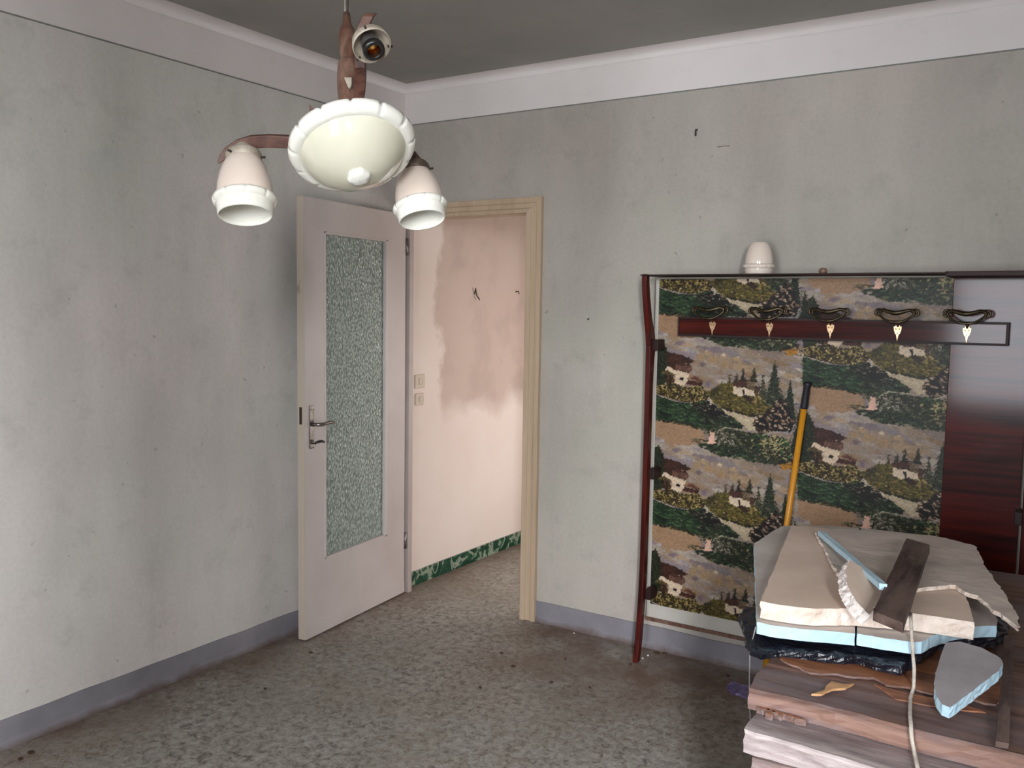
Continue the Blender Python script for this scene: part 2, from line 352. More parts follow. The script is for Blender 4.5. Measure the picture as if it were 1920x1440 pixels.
# ceiling with a soft coved edge, and the hallway ceiling
mb = MB(); rings = [(0.0, 2.705), (.001, 2.712)]+[(.045*(1-math.cos(a)), 2.712+.034*math.sin(a)) for a in [math.radians(t) for t in (15, 30, 45, 60, 75, 90)]]
vs = []
for d, z in rings: vs += [(d, FY+d, z), (RX-d, FY+d, z), (RX-d, -d, z), (d, -d, z)]
fs = []
for k in range(len(rings)-1):
    for i in range(4): j = (i+1) % 4; fs.append((k*4+i, (k+1)*4+i, (k+1)*4+j, k*4+j))
L = (len(rings)-1)*4; n0 = len(vs)
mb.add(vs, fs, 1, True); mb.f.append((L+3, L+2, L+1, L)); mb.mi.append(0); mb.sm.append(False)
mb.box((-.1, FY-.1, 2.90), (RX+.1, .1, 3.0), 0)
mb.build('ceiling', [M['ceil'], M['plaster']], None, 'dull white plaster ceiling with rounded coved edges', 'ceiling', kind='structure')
st_box('ceiling_hallway', 'ceiling of the hallway', 'ceiling', [((-.1, .1, 2.62), (1.76, 3.4, 2.7))], M['plaster'])
# border line, skirtings
st_box('trim_1', 'thin dark wallpaper edge line along the left wall', 'trim', [((0, FY, 2.5375), (.003, -.003, 2.5425))], M['border'])
st_box('trim_2', 'thin dark wallpaper edge line along the back wall', 'trim', [((0, -.003, 2.5375), (RX, 0, 2.5425))], M['border'])
def skirting(name, label, p0, p1, nrm, h, th, mat, kind='structure'):
    p0 = Vector(p0); p1 = Vector(p1); nr = Vector(nrm); N = max(2, int((p1-p0).length/.03)); mb = MB(); vs = []
    for i in range(N+1):
        p = p0.lerp(p1, i/N); w = fbm(p.x*6+3, p.y*6, 1.0)*.006
        hh = h+fbm(p.x*3, p.y*3, 5.0)*.004; b = th+max(-.004, w)+.003
        for q in ((p, hh), (p+nr*th, hh), (p+nr*th, h*.3), (p+nr*(b+.004), 0.0), (p, 0.0)): vs.append((q[0].x, q[0].y, q[1]))
    fs = [(0,1,2,3,4), tuple(N*5+k for k in (4,3,2,1,0))]
    for i in range(N):
        for k in range(5): l = (k+1) % 5; fs.append((i*5+k, (i+1)*5+k, (i+1)*5+l, i*5+l))
    mb.add(vs, fs); o = mb.build(name, mat, None, label, 'baseboard', kind=kind)
    bm = bmesh.new(); bm.from_mesh(o.data); bmesh.ops.recalc_face_normals(bm, faces=bm.faces); bm.to_mesh(o.data); bm.free(); return o
skirting('baseboard_left', 'grey painted skirting along the left wall', (0, FY, 0), (0, -.06, 0), (1, 0, 0), .107, .007, M['base'])
skirting('baseboard_back', 'grey painted skirting along the back wall right of the doorway', (.873, 0, 0), (RX, 0, 0), (0, -1, 0), .107, .007, M['base'])
# green marble skirting in the hallway, separate pieces
hb = thing('baseboard_hallway', (0, 1.6, 0), 'green marble skirting along the hallway wall', 'baseboard', kind='structure')
yy = .012; k = 0
for ln in (.31, .33, .32, .34, .30, .33, .33, .32, .31):
    MB().box((0, yy, 0), (.012, yy+ln-.003, .0826)).build('marble_tile', M['marble'], hb, bevel=.001); yy += ln
# door frame
fr = thing('trim_3', (.44, 0, 0), 'painted wooden door frame, yellowed on the right and top', 'door frame', kind='structure')
prof = [(.0, 0), (.0, -.028), (.030, -.028), (.034, -.022), (.058, -.022), (.062, -.030), (.083, -.030), (.083, .1), (.06, .1), (.06, 0)]
mb = MB(); xs = lambda u: .873-u
prR = [(.873, 0.0), (.873, -.024), (.847, -.024), (.843, -.017), (.818, -.017), (.814, -.026), (.790, -.030), (.790, .10), (.829, .10), (.829, 0.0)]
mb.prism(prR, lambda a, b: (a, b, 0), lambda a, b: (a, b, 2.044+(a-.79)*.92))
mb.build('right_jamb', M['jamb'], fr, bevel=.002)
prT = [(2.12, 0.0), (2.12, -.024), (2.094, -.024), (2.090, -.017), (2.068, -.017), (2.064, -.026), (2.044, -.030), (2.044, .10), (2.079, .10), (2.079, 0.0)]
MB().prism(prT, lambda z, b: (0.0, b, z), lambda z, b: (.790+(z-2.044)*1.09, b, z)).build('head', M['jamb'], fr, bevel=.002)
mb = MB().prism([(.0, 0), (.0, -.030), (.024, -.030), (.026, -.016), (.034, -.016), (.036, -.026), (.062, -.028), (.062, .004), (.0, .004)], lambda a, b: (a, b, 0), lambda a, b: (a, b, 2.044))
mb.build('left_jamb', M['jambleft'], fr, bevel=.0015, label='pale pinkish left jamb')
mb = MB().box((.7895, -.012, 1.19), (.7915, .012, 1.25)); mb.build('strike_plate', M['steel'], fr)

# the open door: s runs from the hinge to the free edge
HP = Vector((.048, -.047, 0)); DD = Vector((.0982, -.9952, 0)); DN = Vector((.9952, .0982, 0))
DM = Matrix(((DD.x, DN.x, 0, HP.x), (DD.y, DN.y, 0, HP.y), (0, 0, 1, .008), (0, 0, 0, 1)))   # local (s, n, z)
dr = thing('door_1', tuple(HP), 'half-glazed pinkish grey door standing open against the left wall', 'door', kind='structure')
TH = .038
def dbox(name, a, b, m, par=dr, bv=.0015, **k): return MB().box((a[0], a[1], a[2]), (b[0], b[1], b[2]), 0, DM).build(name, m, par, bevel=bv, **k)
gs0, gs1, gz0, gz1 = .165, .680, .352, 1.912
mb = MB()
mb.box((.0, -TH, .0), (gs0, 0, 2.057), 0, DM).box((gs1, -TH, 0), (.822, 0, 2.057), 0, DM).box((gs0, -TH, 0), (gs1, 0, gz0), 0, DM).box((gs0, -TH, gz1), (gs1, 0, 2.057), 0, DM)
leaf = mb.build('door_leaf', M['door'], dr)
dbox('lipping', (.822, -TH-.001, 0), (.826, .0005, 2.058), M['dooredge'], label='worn free edge of the door')
pane = dbox('glass_pane', (gs0, -.022, gz0), (gs1, -.017, gz1), M['glass'], bv=0, label='hammered obscure glass pane')
for nm, a, b in (('glazing_bead', (gs0, -.017, gz0), (gs0+.018, .003, gz1)), ('glazing_bead', (gs1-.012, -.017, gz0), (gs1, .003, gz1)), ('glazing_bead', (gs0, -.017, gz0), (gs1, .003, gz0+.010)), ('glazing_bead', (gs0, -.017, gz1-.012), (gs1, .003, gz1))):
    dbox(nm, a, b, M['bead'] if a[0] == gs0 and b[0] < gs0+.1 else M['door'])
dbox('kick_strip', (.0, 0, .0), (.822, .004, .062), M['door'], bv=.001)
pl = dbox('handle_plate', (.762, 0, .904), (.792, .006, 1.104), M['steel'], bv=.002)
lv = MB(); q = lambda s, n_, z: DM @ Vector((s, n_, z-.008))
lv.tube([q(.777, .004, 1.025), q(.777, .030, 1.025), q(.770, .045, 1.025), q(.750, .052, 1.026), q(.705, .053, 1.030), q(.672, .050, 1.027), q(.660, .046, 1.026)], [.010, .008, .0085, .0085, .0075, .0065, .005])
lv.build('lever', M['steel'], pl)
kb = MB(); kb.tube([q(.777, .004, .936), q(.777, .028, .936)], .0035).tube([q(.777, .022, .938), q(.765, .032, .944), q(.742, .034, .944), q(.722, .032, .938)], [.004, .006, .006, .005])
kb.build('key', M['socketring'], pl)
for zz in (.914, 1.094):
    for ss in (.769, .785): MB().tube([q(ss, .005, zz), q(ss, .0075, zz)], .0025, 8).build('screw', M['dark'], pl)
mb = MB().box((.8255, -.026, 1.02), (.828, -.012, 1.10), 0, DM); mb.build('latch_plate', M['dark'], dr, label='dark chipped latch plate on the door edge')
for zz in (.25, 1.85): MB().tube([q(-.006, .004, zz), q(-.006, .004, zz+.09)], .007, 10).build('hinge', M['steel'], dr)

# window behind the camera, plus an added narrow one that shapes the left-wall light
for wname, wl, wx0, wx1, wz0 in (('window_1', 'white framed window behind the camera', wx0, wx1, wz0), ('added_window_2', 'added narrow white framed window in the corner behind the camera, lets light onto the left wall', vx0, vx1, .5)):
    wn = thing(wname, ((wx0+wx1)/2, FY, wz0), wl, 'window', kind='structure')
    mb = MB(); f = .04
    for a, b in (((wx0, FY-.09, wz0), (wx0+f, FY-.03, wz1)), ((wx1-f, FY-.09, wz0), (wx1, FY-.03, wz1)), ((wx0+f, FY-.09, wz0), (wx1-f, FY-.03, wz0+f)), ((wx0+f, FY-.09, wz1-f), (wx1-f, FY-.03, wz1))): mb.box(a, b)
    mb.build('window_frame', M['plaster'], wn, bevel=.003)

# small fixtures on the walls
def switch(z0, z1, y0, y1, label):
    t = thing('light_switch', (0, (y0+y1)/2, z0), label, 'switch', 'light switches on the hallway wall')
    MB().box((0, y0, z0), (.009, y1, z1)).build('switch_plate', M['plate'], t, bevel=.003)
    MB().box((.009, y0+.03, z0+.02), (.014, y0+.058, z1-.02)).build('rocker', M['plate'], t, bevel=.002)
    MB().box((.009, y0+.062, z0+.03), (.0095, y0+.064, z1-.03)).build('seam', M['dark'], t)
switch(1.122, 1.199, .093, .178, 'upper of two yellowed light switches on the hallway wall')
switch(1.026, 1.094, .097, .168, 'lower of two yellowed light switches on the hallway wall')
def nail(name, x, y, z, pts, label, r=.0035):
    mb = MB(); mb.tube([Vector((x, y, z))+Vector(p) for p in pts], r, 8); mb.build(name, M['dark'], None, label, 'nail', origin=(x, y, z))
nail('wall_hook', 0, .668, 1.66, [(0, 0, .0), (.02, -.02, .035), (.016, .0, -.01), (.028, .01, -.03), (.02, .02, -.035)], 'bent rusty hook in the stained hallway wall')
nail('wall_nail', 0, 1.133, 1.685, [(0, 0, 0), (.022, 0, .003), (.024, 0, -.015)], 'short rusty nail in the hallway wall near the door frame')
nail('wall_nail', 1.645, 0, 2.357, [(0, 0, .01), (0, -.016, .008), (0, -.018, -.018)], 'small dark nail high on the back wall right of the doorway')
nail('wall_nail', 1.133, 0, 1.534, [(0, 0, 0), (0, -.012, -.006)], 'tiny nail halfway up the back wall between doorway and coat stand', .003)
nail('wall_scratch_pin', 1.74, 0, 2.285, [(0, -.001, 0), (.03, -.002, .002), (.055, -.001, 0)], 'thin dark pin lying flat high on the back wall', .0011)
# ------------------------------------------------------------ hall stand against the back wall
hs = thing('hall_stand', (2.2, -.15, 0), 'red mahogany hall coat stand with an alpine landscape panel, against the back wall', 'coat stand')
def upright(x0, lab=None, grow=0):
    # front edge (y, z) and depth of the bowed side post
    pr = [(-.206, -.012, .034), (-.186, .10, .036), (-.168, .26, .036), (-.158, .42, .036), (-.155, .82, .036), (-.155, 1.06, .038), (-.156, 1.25, .040), (-.157, 1.34, .046), (-.158, 1.42, .058), (-.168, 1.476, .056), (-.188, 1.546, .040), (-.210, 1.636, .036), (-.220, 1.70, .034), (-.221, 1.732, .034)]
    n = len(pr); mb = MB(); vs = []
    for y, z, d in pr: vs += [(x0, y, max(z, 0)), (x0+.024, y, max(z, 0)), (x0+.024, y+d, max(z, 0)), (x0, y+d, max(z, 0))]
    fs = [(0, 3, 2, 1), tuple((n-1)*4+k for k in range(4))]
    for i in range(n-1):
        for k in range(4): l = (k+1) % 4; fs.append((i*4+k, i*4+l, i*4+4+l, i*4+4+k))
    mb.add(vs, fs, 0, False); return mb.build('side_post', M['mahZ'], hs, bevel=.004, seg=3)
upright(1.50); upright(2.972)
for x, s in ((1.524, 1), (2.95, -1)):
    for z in (.298, .849, 1.425): MB().box((x-.002, -.135, z-.024), (x+.024, -.055, z+.024)).build('spacer_block', M['mahD'], hs, bevel=.002)
MB().box((1.497, -.058, .168), (2.702, -.042, 1.716)).build('back_panel', M['bare'], hs, bevel=.001)
MB().box((1.497, -.070, .155), (2.702, -.040, .170)).build('bottom_batten', M['chwood'], hs, bevel=.001, label='thin brown strip under the landscape panel')
MB().box((2.700, -.072, .155), (2.960, -.042, 1.716)).build('veneer_panel', M['mahX'], hs, bevel=.002)
MB().box((1.505, -.245, 1.724), (2.70, -.045, 1.729)).build('shelf', M['mahD'], hs, bevel=.001)
MB().box((2.690, -.245, 1.714), (3.01, -.045, 1.732)).build('shelf', M['mahD'], hs, bevel=.002)
# printed landscape: coloured print on the panel, drawn stroke by stroke
PRIMS = [('s',[(-19,215),(702,198),(723,669),(-3,737)],80,80,15,12,12,[(150,134,124),(166,152,140),(142,128,130),(158,136,112),(176,164,152),(152,142,142)]),('d',(203,349),26,20,(160,136,108)),('d',(259,359),34,22,(164,138,108)),('d',(316,375),34,24,(160,134,106)),('d',(378,380),36,22,(166,142,116)),('d',(440,385),34,16,(160,138,114)),('d',(234,329),20,14,(166,142,114)),('d',(306,341),18,12,(170,146,120)),('d',(369,350),22,14,(168,144,118)),('d',(470,376),24,14,(158,138,118)),('d',(285,411),30,12,(150,128,112)),('d',(179,374),20,16,(152,130,108)),('d',(230,320),11,4,(196,178,150)),('d',(306,334),9,8,(196,180,158)),('d',(373,342),11,4,(180,158,132)),('d',(443,366),14,5,(182,160,138)),('d',(212,380),16,9,(128,110,108)),('d',(239,464),14,22,(132,116,122)),('d',(309,422),22,4,(172,156,150)),('d',(302,434),16,2,(126,112,120)),('d',(132,321),22,10,(176,160,146)),('d',(50,253),22,9,(180,168,158)),('d',(110,287),24,8,(140,124,128)),('d',(200,276),26,7,(146,130,134)),('d',(313,307),18,6,(150,135,134)),('p',[(-6,644),(101,647),(214,666),(248,718),(159,742),(62,747),(-4,701)],(164,134,108)),('d',(36,730),14,11,(178,168,166)),('d',(188,751),16,6,(170,156,146)),('d',(97,772),24,9,(134,118,122)),('p',[(-15,359),(4,286),(21,274),(48,328),(72,395),(33,496),(-10,519)],(52,56,38)),('s',[(-16,319),(26,293),(63,387),(32,492),(-10,515)],90,7,1.6,10,25,[(30,32,22),(72,76,50),(52,58,36)]),('p',[(44,334),(112,342),(173,368),(155,380),(166,402),(154,421),(85,412),(53,398)],(74,48,38)),('p',[(92,384),(165,390),(165,410),(153,421),(84,410)],(110,82,70)),('s',[(53,344),(154,371),(155,387),(88,386),(55,395)],22,5,1.5,80,20,[(40,24,20),(104,72,58),(58,36,28)]),('l',[(42,334),(108,341),(175,368)],2.6,(40,24,20)),('l',[(83,412),(154,422)],1.6,(40,24,20)),('d',(135,381),5,4,(176,146,128)),('p',[(36,412),(55,396),(85,411),(153,423),(139,470),(122,489),(88,473),(87,436),(42,424)],(214,192,168)),('p',[(109,440),(129,441),(128,456),(109,454)],(36,26,24)),('p',[(28,419),(51,416),(88,432),(86,438),(26,431)],(98,84,58)),('p',[(43,433),(84,438),(83,473),(45,472)],(70,50,34)),('l',[(73,438),(74,474)],1.5,(150,120,80)),('l',[(52,435),(55,471)],1.5,(130,105,70)),('p',[(149,448),(181,429),(223,454),(215,459),(165,448)],(112,78,64)),('p',[(146,454),(215,457),(212,476),(142,472)],(76,46,38)),('d',(177,482),5,9,(205,180,140)),('p',[(-11,483),(87,469),(138,486),(215,474),(253,518),(234,539),(201,549),(131,550),(55,539),(-10,519)],(66,54,30)),('s',[(-11,483),(87,471),(137,482),(215,474),(253,518),(201,545),(131,546),(55,535),(-5,515)],150,6,2.6,20,35,[(178,158,104),(150,134,84),(112,104,54),(40,34,20),(196,176,128)]),('l',[(196,506),(250,534)],2.5,(120,96,64)),('p',[(-10,523),(77,550),(161,554),(242,538),(315,568),(363,595),(411,622),(396,650),(222,667),(101,642),(-6,638)],(46,62,42)),('s',[(-10,523),(77,550),(161,554),(242,538),(315,568),(363,595),(411,622),(396,650),(222,667),(101,642),(-6,638)],240,20,1.8,12,10,[(70,94,66),(88,108,78),(32,44,28),(56,76,48),(26,28,20)]),('p',[(177,558),(242,542),(307,568),(347,596),(260,603),(203,584)],(32,24,20)),('s',[(153,560),(242,542),(315,568),(379,609),(411,629),(389,651),(286,659),(213,646),(220,606)],130,14,1.8,12,12,[(28,22,18),(40,40,28),(92,92,76),(52,56,40),(28,20,18),(130,124,104)]),('s',[(-2,636),(101,638),(222,655),(222,667),(97,650),(-1,646)],60,12,1.6,13,6,[(26,22,14),(120,112,76),(40,44,26)]),('d',(256,551),5,5,(206,180,158)),('d',(291,562),7,4,(150,128,112)),('d',(283,574),5,3,(170,150,130)),('t',(306,445),487,13,[(58,52,40),(84,76,56)]),('t',(337,414),474,14,[(58,54,40),(84,78,58)]),('t',(366,407),464,17,[(58,54,40),(84,78,58)]),('t',(394,386),451,20,[(54,50,36),(80,76,54)]),('t',(442,381),445,25,[(58,56,40),(90,84,60)]),('t',(279,472),504,12,[(50,46,32),(80,74,50)]),('t',(260,486),510,11,[(50,46,32),(80,74,50)]),('t',(482,409),510,27,[(90,84,64),(60,60,44)]),('p',[(230,500),(272,486),(295,461),(354,450),(467,496),(532,537),(515,576),(486,589),(417,592),(347,585),(307,565),(274,548)],(92,82,44)),('s',[(230,500),(272,486),(295,461),(354,450),(467,496),(532,537),(515,576),(486,589),(417,592),(347,585),(307,565),(274,548)],150,9,2.4,28,30,[(146,122,70),(118,112,48),(62,54,26),(96,90,40),(158,136,90)]),('s',[(306,557),(417,583),(500,573),(501,590),(417,593),(307,568)],50,9,2,15,10,[(40,32,18),(60,58,28)]),('s',[(230,500),(295,469),(320,506),(290,539),(258,529)],60,6,2.2,-20,40,[(44,40,26),(76,70,44),(110,98,66)]),('p',[(353,450),(413,440),(415,471),(354,467)],(84,56,46)),('p',[(354,468),(413,471),(444,479),(448,508),(414,499),(391,512),(355,497)],(214,194,170)),('p',[(412,442),(448,447),(447,481),(413,476)],(118,100,80)),('p',[(446,456),(468,466),(461,495),(446,491)],(84,62,46)),('l',[(354,467),(413,470)],2,(44,28,22)),('l',[(373,443),(415,438),(450,442),(467,460),(467,474)],2.6,(46,30,24)),('p',[(394,481),(405,481),(405,504),(395,503)],(34,26,22)),('d',(367,476),2.4,1.6,(40,30,26)),('d',(383,476),2,1.6,(40,30,26)),('d',(429,489),1.8,2.6,(34,26,22)),('d',(429,453),1.8,2.4,(44,30,26)),('p',[(393,509),(414,498),(447,522),(426,531)],(58,40,28)),('l',[(460,504),(517,534)],5,(166,144,104)),('p',[(307,568),(343,578),(386,586),(456,595),(445,627),(462,648),(431,654),(399,627),(359,601),(323,587)],(190,174,148)),('s',[(315,572),(386,586),(452,598),(442,631),(403,622)],26,9,1.8,35,10,[(206,190,164),(170,152,126)]),('t',(528,344),536,55,[(50,58,42),(92,98,76),(34,38,26)]),('t',(594,425),606,54,[(44,54,38),(82,94,70),(30,34,22)]),('t',(639,536),732,54,[(40,46,30),(74,84,58),(28,28,18)]),('s',[(470,473),(563,468),(567,572),(514,553),(483,510)],90,9,2,18,30,[(36,38,26),(96,98,76),(60,66,46)]),('p',[(557,501),(591,533),(616,601),(609,643),(541,645),(478,666),(442,631),(456,599),(514,553)],(34,22,18)),('s',[(557,501),(591,533),(616,601),(609,643),(541,645),(478,666),(442,631),(456,599),(514,553)],75,11,3.2,22,14,[(176,152,128),(140,116,98),(30,18,16),(196,172,146),(60,40,32)]),('p',[(226,665),(326,652),(420,659),(474,666),(579,668),(621,716),(612,765),(554,787),(463,785),(385,770),(307,775),(233,747),(280,715)],(58,62,44)),('s',[(226,665),(326,652),(420,659),(474,666),(579,668),(621,716),(612,765),(554,787),(463,785),(385,770),(307,775),(233,747),(280,715)],190,7,2.6,15,60,[(120,116,90),(50,72,48),(34,34,24),(86,98,72),(150,138,110)]),('l',[(499,707),(485,697)],3,(176,156,116)),('l',[(513,681),(505,667)],3,(110,104,66)),('l',[(506,699),(507,687)],3,(176,156,116)),('l',[(534,692),(553,681)],4,(196,178,136)),('l',[(538,684),(546,668)],3,(110,104,66)),('l',[(500,698),(491,688)],4,(176,156,116)),('l',[(559,698),(583,690)],3,(196,178,136)),('l',[(523,681),(527,664)],4,(70,66,44)),('l',[(516,694),(520,683)],3,(176,156,116)),('l',[(491,707),(473,705)],4,(196,178,136)),('l',[(504,699),(490,695)],5,(70,66,44)),('l',[(500,700),(485,688)],5,(140,122,84)),('l',[(518,707),(532,701)],5,(110,104,66)),('l',[(520,706),(541,694)],3,(176,156,116)),('l',[(507,705),(495,688)],5,(196,178,136)),('l',[(509,709),(483,708)],4,(110,104,66)),('l',[(533,703),(543,687)],4,(140,122,84)),('l',[(501,696),(489,688)],4,(176,156,116)),('l',[(529,694),(525,678)],5,(176,156,116)),('l',[(503,701),(497,683)],3,(176,156,116)),('l',[(536,691),(551,676)],5,(70,66,44)),('l',[(530,695),(533,685)],4,(70,66,44)),('l',[(520,700),(527,688)],4,(176,156,116)),('l',[(499,700),(482,691)],3,(70,66,44)),('l',[(511,707),(497,700)],3,(70,66,44)),('l',[(539,704),(553,697)],5,(176,156,116)),('s',[(472,723),(573,706),(581,739),(489,752)],30,10,3,5,20,[(176,156,118),(40,28,20)]),('l',[(295,666),(326,648),(381,651),(416,652)],3.5,(170,162,140)),('s',[(174,713),(240,709),(407,733),(501,781),(583,780),(582,761),(448,787),(314,770),(217,744)],130,16,2,-8,10,[(46,58,38),(70,88,62),(30,34,22)]),('s',[(522,737),(617,716),(620,776),(547,791)],60,8,2.4,30,40,[(40,28,18),(60,48,28),(80,70,44)]),('p',[(569,785),(612,769),(621,794),(584,806)],(178,128,52)),('s',[(553,779),(634,771),(636,804),(577,807)],24,8,2,25,20,[(190,140,60),(70,54,26),(150,110,50)]),('s',[(451,657),(579,668),(617,716),(605,763),(500,766),(433,696)],60,9,3.5,-30,60,[(150,150,110),(60,96,60),(178,166,120),(36,44,28)]),('s',[(222,673),(366,668),(383,720),(297,725)],50,7,3.5,0,70,[(170,160,146),(100,96,84),(60,56,46),(140,130,114)]),('d',(234,667),8,7,(120,104,90)),('d',(367,687),12,8,(120,112,98)),('p',[(261,673),(273,672),(287,721),(245,725)],(220,180,160)),('d',(266,664),3.4,4,(116,86,66)),('d',(269,645),3,4,(78,58,46)),('d',(255,669),3,3.2,(206,186,170)),('d',(280,669),3.6,4,(206,186,170))]
def build_print():
    rs = np.random.RandomState(3)
    X0, Z1, RES = 1.515, 1.716, .0024
    NX, NZ = int((2.702-X0)/RES), int((1.716-.232)/RES)
    A1, A2 = (652, -197), (0, 478)          # the repeat of the pattern in millimetres (v grows downwards)
    def vn(sx, sy, seed):                     # smooth tiling value noise in the repeat cell
        r = np.random.RandomState(seed).rand(sy, sx)
        return r
    U, V = np.meshgrid(np.arange(NX+1)*RES*1000, np.arange(NZ+1)*RES*1000+9)
    i = np.floor(U/652); u = U-i*652; v = (V+i*197) % 478
    def samp(r, u, v):
        sy, sx = r.shape; a = u/652*sx; b = v/478*sy; a0 = np.floor(a).astype(int); b0 = np.floor(b).astype(int); fa = a-a0; fb = b-b0
        fa = fa*fa*(3-2*fa); fb = fb*fb*(3-2*fb)
        g = lambda p, q: r[q % sy, p % sx]
        return (g(a0, b0)*(1-fa)+g(a0+1, b0)*fa)*(1-fb)+(g(a0, b0+1)*(1-fa)+g(a0+1, b0+1)*fa)*fb
    n1 = samp(vn(9, 9, 1), u, v); n2 = samp(vn(22, 19, 2), u, v); n3 = samp(vn(46, 40, 5), u, v)
    cols = np.array([(150,132,116), (142,130,130), (166,152,138), (158,134,108)], float)
    t = np.clip(n1*.6+n2*.4, 0, 1)[..., None]; w = np.clip(n2*.7+n3*.3, 0, 1)[..., None]
    img = (cols[0]*(1-t)+cols[1]*t)*(1-w)+(cols[3]*(1-t)+cols[2]*t)*w
    def lat(pts):
        out = []
        for i in range(-2, 3):
            for j in range(-3, 6):
                out.append((i*652, -i*197+j*478-9))
        return out
    LAT = lat(None)
    def blit(u0, u1, v0, v1, fn, col):
        for du, dv in LAT:
            a0 = int(math.floor((u0+du)/1000/RES)); a1 = int(math.ceil((u1+du)/1000/RES)); b0 = int(math.floor((v0+dv)/1000/RES)); b1 = int(math.ceil((v1+dv)/1000/RES))
            a0 = max(a0, 0); b0 = max(b0, 0); a1 = min(a1, NX); b1 = min(b1, NZ)
            if a1 < a0 or b1 < b0: continue
            gu = (np.arange(a0, a1+1)*RES*1000-du)[None, :]; gv = (np.arange(b0, b1+1)*RES*1000-dv)[:, None]
            al = np.clip(fn(gu, gv), 0, 1)[..., None]; s = img[b0:b1+1, a0:a1+1]; s[:] = s*(1-al)+np.array(col, float)*al
    def capsule(p, q, w, col, taper=False):
        ax, ay = p; dx, dy = q[0]-ax, q[1]-ay; L2 = dx*dx+dy*dy+1e-6
        def fn(gu, gv):
            t = np.clip(((gu-ax)*dx+(gv-ay)*dy)/L2, 0, 1); d = np.sqrt((gu-ax-t*dx)**2+(gv-ay-t*dy)**2)
            ww = w*(1-.75*np.abs(2*t-1)) if taper else w
            return (ww-d)/2.2+.5
        blit(min(p[0], q[0])-w-3, max(p[0], q[0])+w+3, min(p[1], q[1])-w-3, max(p[1], q[1])+w+3, fn, col)
    def ell(c, rx, ry, col, soft=True):
        blit(c[0]-rx*1.3-2, c[0]+rx*1.3+2, c[1]-ry*1.3-2, c[1]+ry*1.3+2, lambda gu, gv: (1.1-np.sqrt(((gu-c[0])/rx)**2+((gv-c[1])/ry)**2))*(1.6 if rx > 9 else 3), col)
    def poly(P, col):
        us = [p[0] for p in P]; vs_ = [p[1] for p in P]
        def fn(gu, gv):
            gu2 = gu+np.zeros_like(gv); gv2 = gv+np.zeros_like(gu); c = np.zeros(gu2.shape, bool); j = len(P)-1
            for k in range(len(P)):
                (x1, y1), (x2, y2) = P[k], P[j]
                if y1 != y2: c ^= ((y1 > gv2) != (y2 > gv2)) & (gu2 < (x2-x1)*(gv2-y1)/(y2-y1)+x1)
                j = k
            return c.astype(float)
        blit(min(us), max(us), min(vs_), max(vs_), fn, col)
    def shade(c, a=16):
        k = rs.uniform(-a, a); return tuple(max(0, x+k) for x in c)
    for pr in PRIMS:
        k = pr[0]
        if k == 'p': poly(pr[1], pr[2])
        elif k == 'l':
            for a, b in zip(pr[1][:-1], pr[1][1:]): capsule(a, b, pr[2]*.62, pr[3])
        elif k == 'd': ell(pr[1], pr[2], pr[3], pr[4])
        elif k == 's':
            pr = list(pr); pr[2] = int(pr[2]*1.9); pr[4] *= 1.35; P = pr[1]; us = [p[0] for p in P]; vs_ = [p[1] for p in P]; n = 0; tr = 0
            while n < pr[2] and tr < pr[2]*20:
                tr += 1; c = (rs.uniform(min(us), max(us)), rs.uniform(min(vs_), max(vs_)))
                if not inside(c, P): continue
                n += 1; a = math.radians(pr[5]+rs.uniform(-pr[6], pr[6])); L = pr[3]*rs.uniform(.5, 1.9)/2
                capsule((c[0]-L*math.cos(a), c[1]-L*math.sin(a)), (c[0]+L*math.cos(a), c[1]+L*math.sin(a)), pr[4]*rs.uniform(.55, 1.0), shade(pr[7][rs.randint(len(pr[7]))]), True)
        elif k == 't':
            (ax, ay), by, hw, cs = pr[1], pr[2], pr[3], pr[4]; H = by-ay; rows = max(4, int(H/7))
            poly([(ax, ay), (ax+hw*.62, by), (ax-hw*.62, by)], cs[0])
            for r in range(rows):
                y = ay+H*(r+.6)/rows; w = hw*(r+.8)/rows; m = max(2, int(w/4))
                for q_ in range(m):
                    x = ax+rs.uniform(-w, w); sgn = 1 if x > ax else -1
                    capsule((x-sgn*4, y-2), (x+sgn*4, y+2+rs.uniform(0, 2)), 1.5, shade(cs[rs.randint(len(cs))]), True)
    # painterly wobble of outlines and tone
    W1 = samp(vn(56, 41, 21), u, v)-.5; W2 = samp(vn(56, 41, 22), u, v)-.5; W3 = samp(vn(120, 90, 23), u, v)-.5; W4 = samp(vn(120, 90, 24), u, v)-.5
    jj, ii = np.meshgrid(np.arange(NX+1), np.arange(NZ+1))
    sj = np.clip((jj+W1*2.6+W3*2.4).round().astype(int), 0, NX); si = np.clip((ii+W2*2+W4*2.2).round().astype(int), 0, NZ)
    img = img[si, sj]
    tone = samp(vn(150, 110, 31), u, v)*.6+samp(vn(60, 80, 32), u, v)*.4
    lum = img.mean(-1); amt = np.where(lum < 105, .75, .22)
    img = img*(1+amt*(tone-.5))[..., None]
    img = 92+(img-92)*1.14
    # grain of the print
    img += rs.normal(0, 3.5, img.shape[:2])[..., None]
    img = np.clip((img-18)*.93, 0, 255)/255.0
    linv = np.where(img <= .04045, img/12.92, ((img+.055)/1.055)**2.4)
    org = hs['_org']; xs_ = X0+np.arange(NX+1)*RES-org[0]; zs_ = Z1-np.arange(NZ+1)*RES-org[2]
    gx, gz = np.meshgrid(xs_, zs_); N = gx.size
    co = np.stack([gx.ravel(), np.full(N, -.0595-org[1]), gz.ravel()], 1)
    idx = np.arange(N).reshape(NZ+1, NX+1); f = np.stack([idx[1:, :-1], idx[1:, 1:], idx[:-1, 1:], idx[:-1, :-1]], -1).reshape(-1, 4)
    me = bpy.data.meshes.new('landscape_print'); me.vertices.add(N); me.vertices.foreach_set('co', co.ravel())
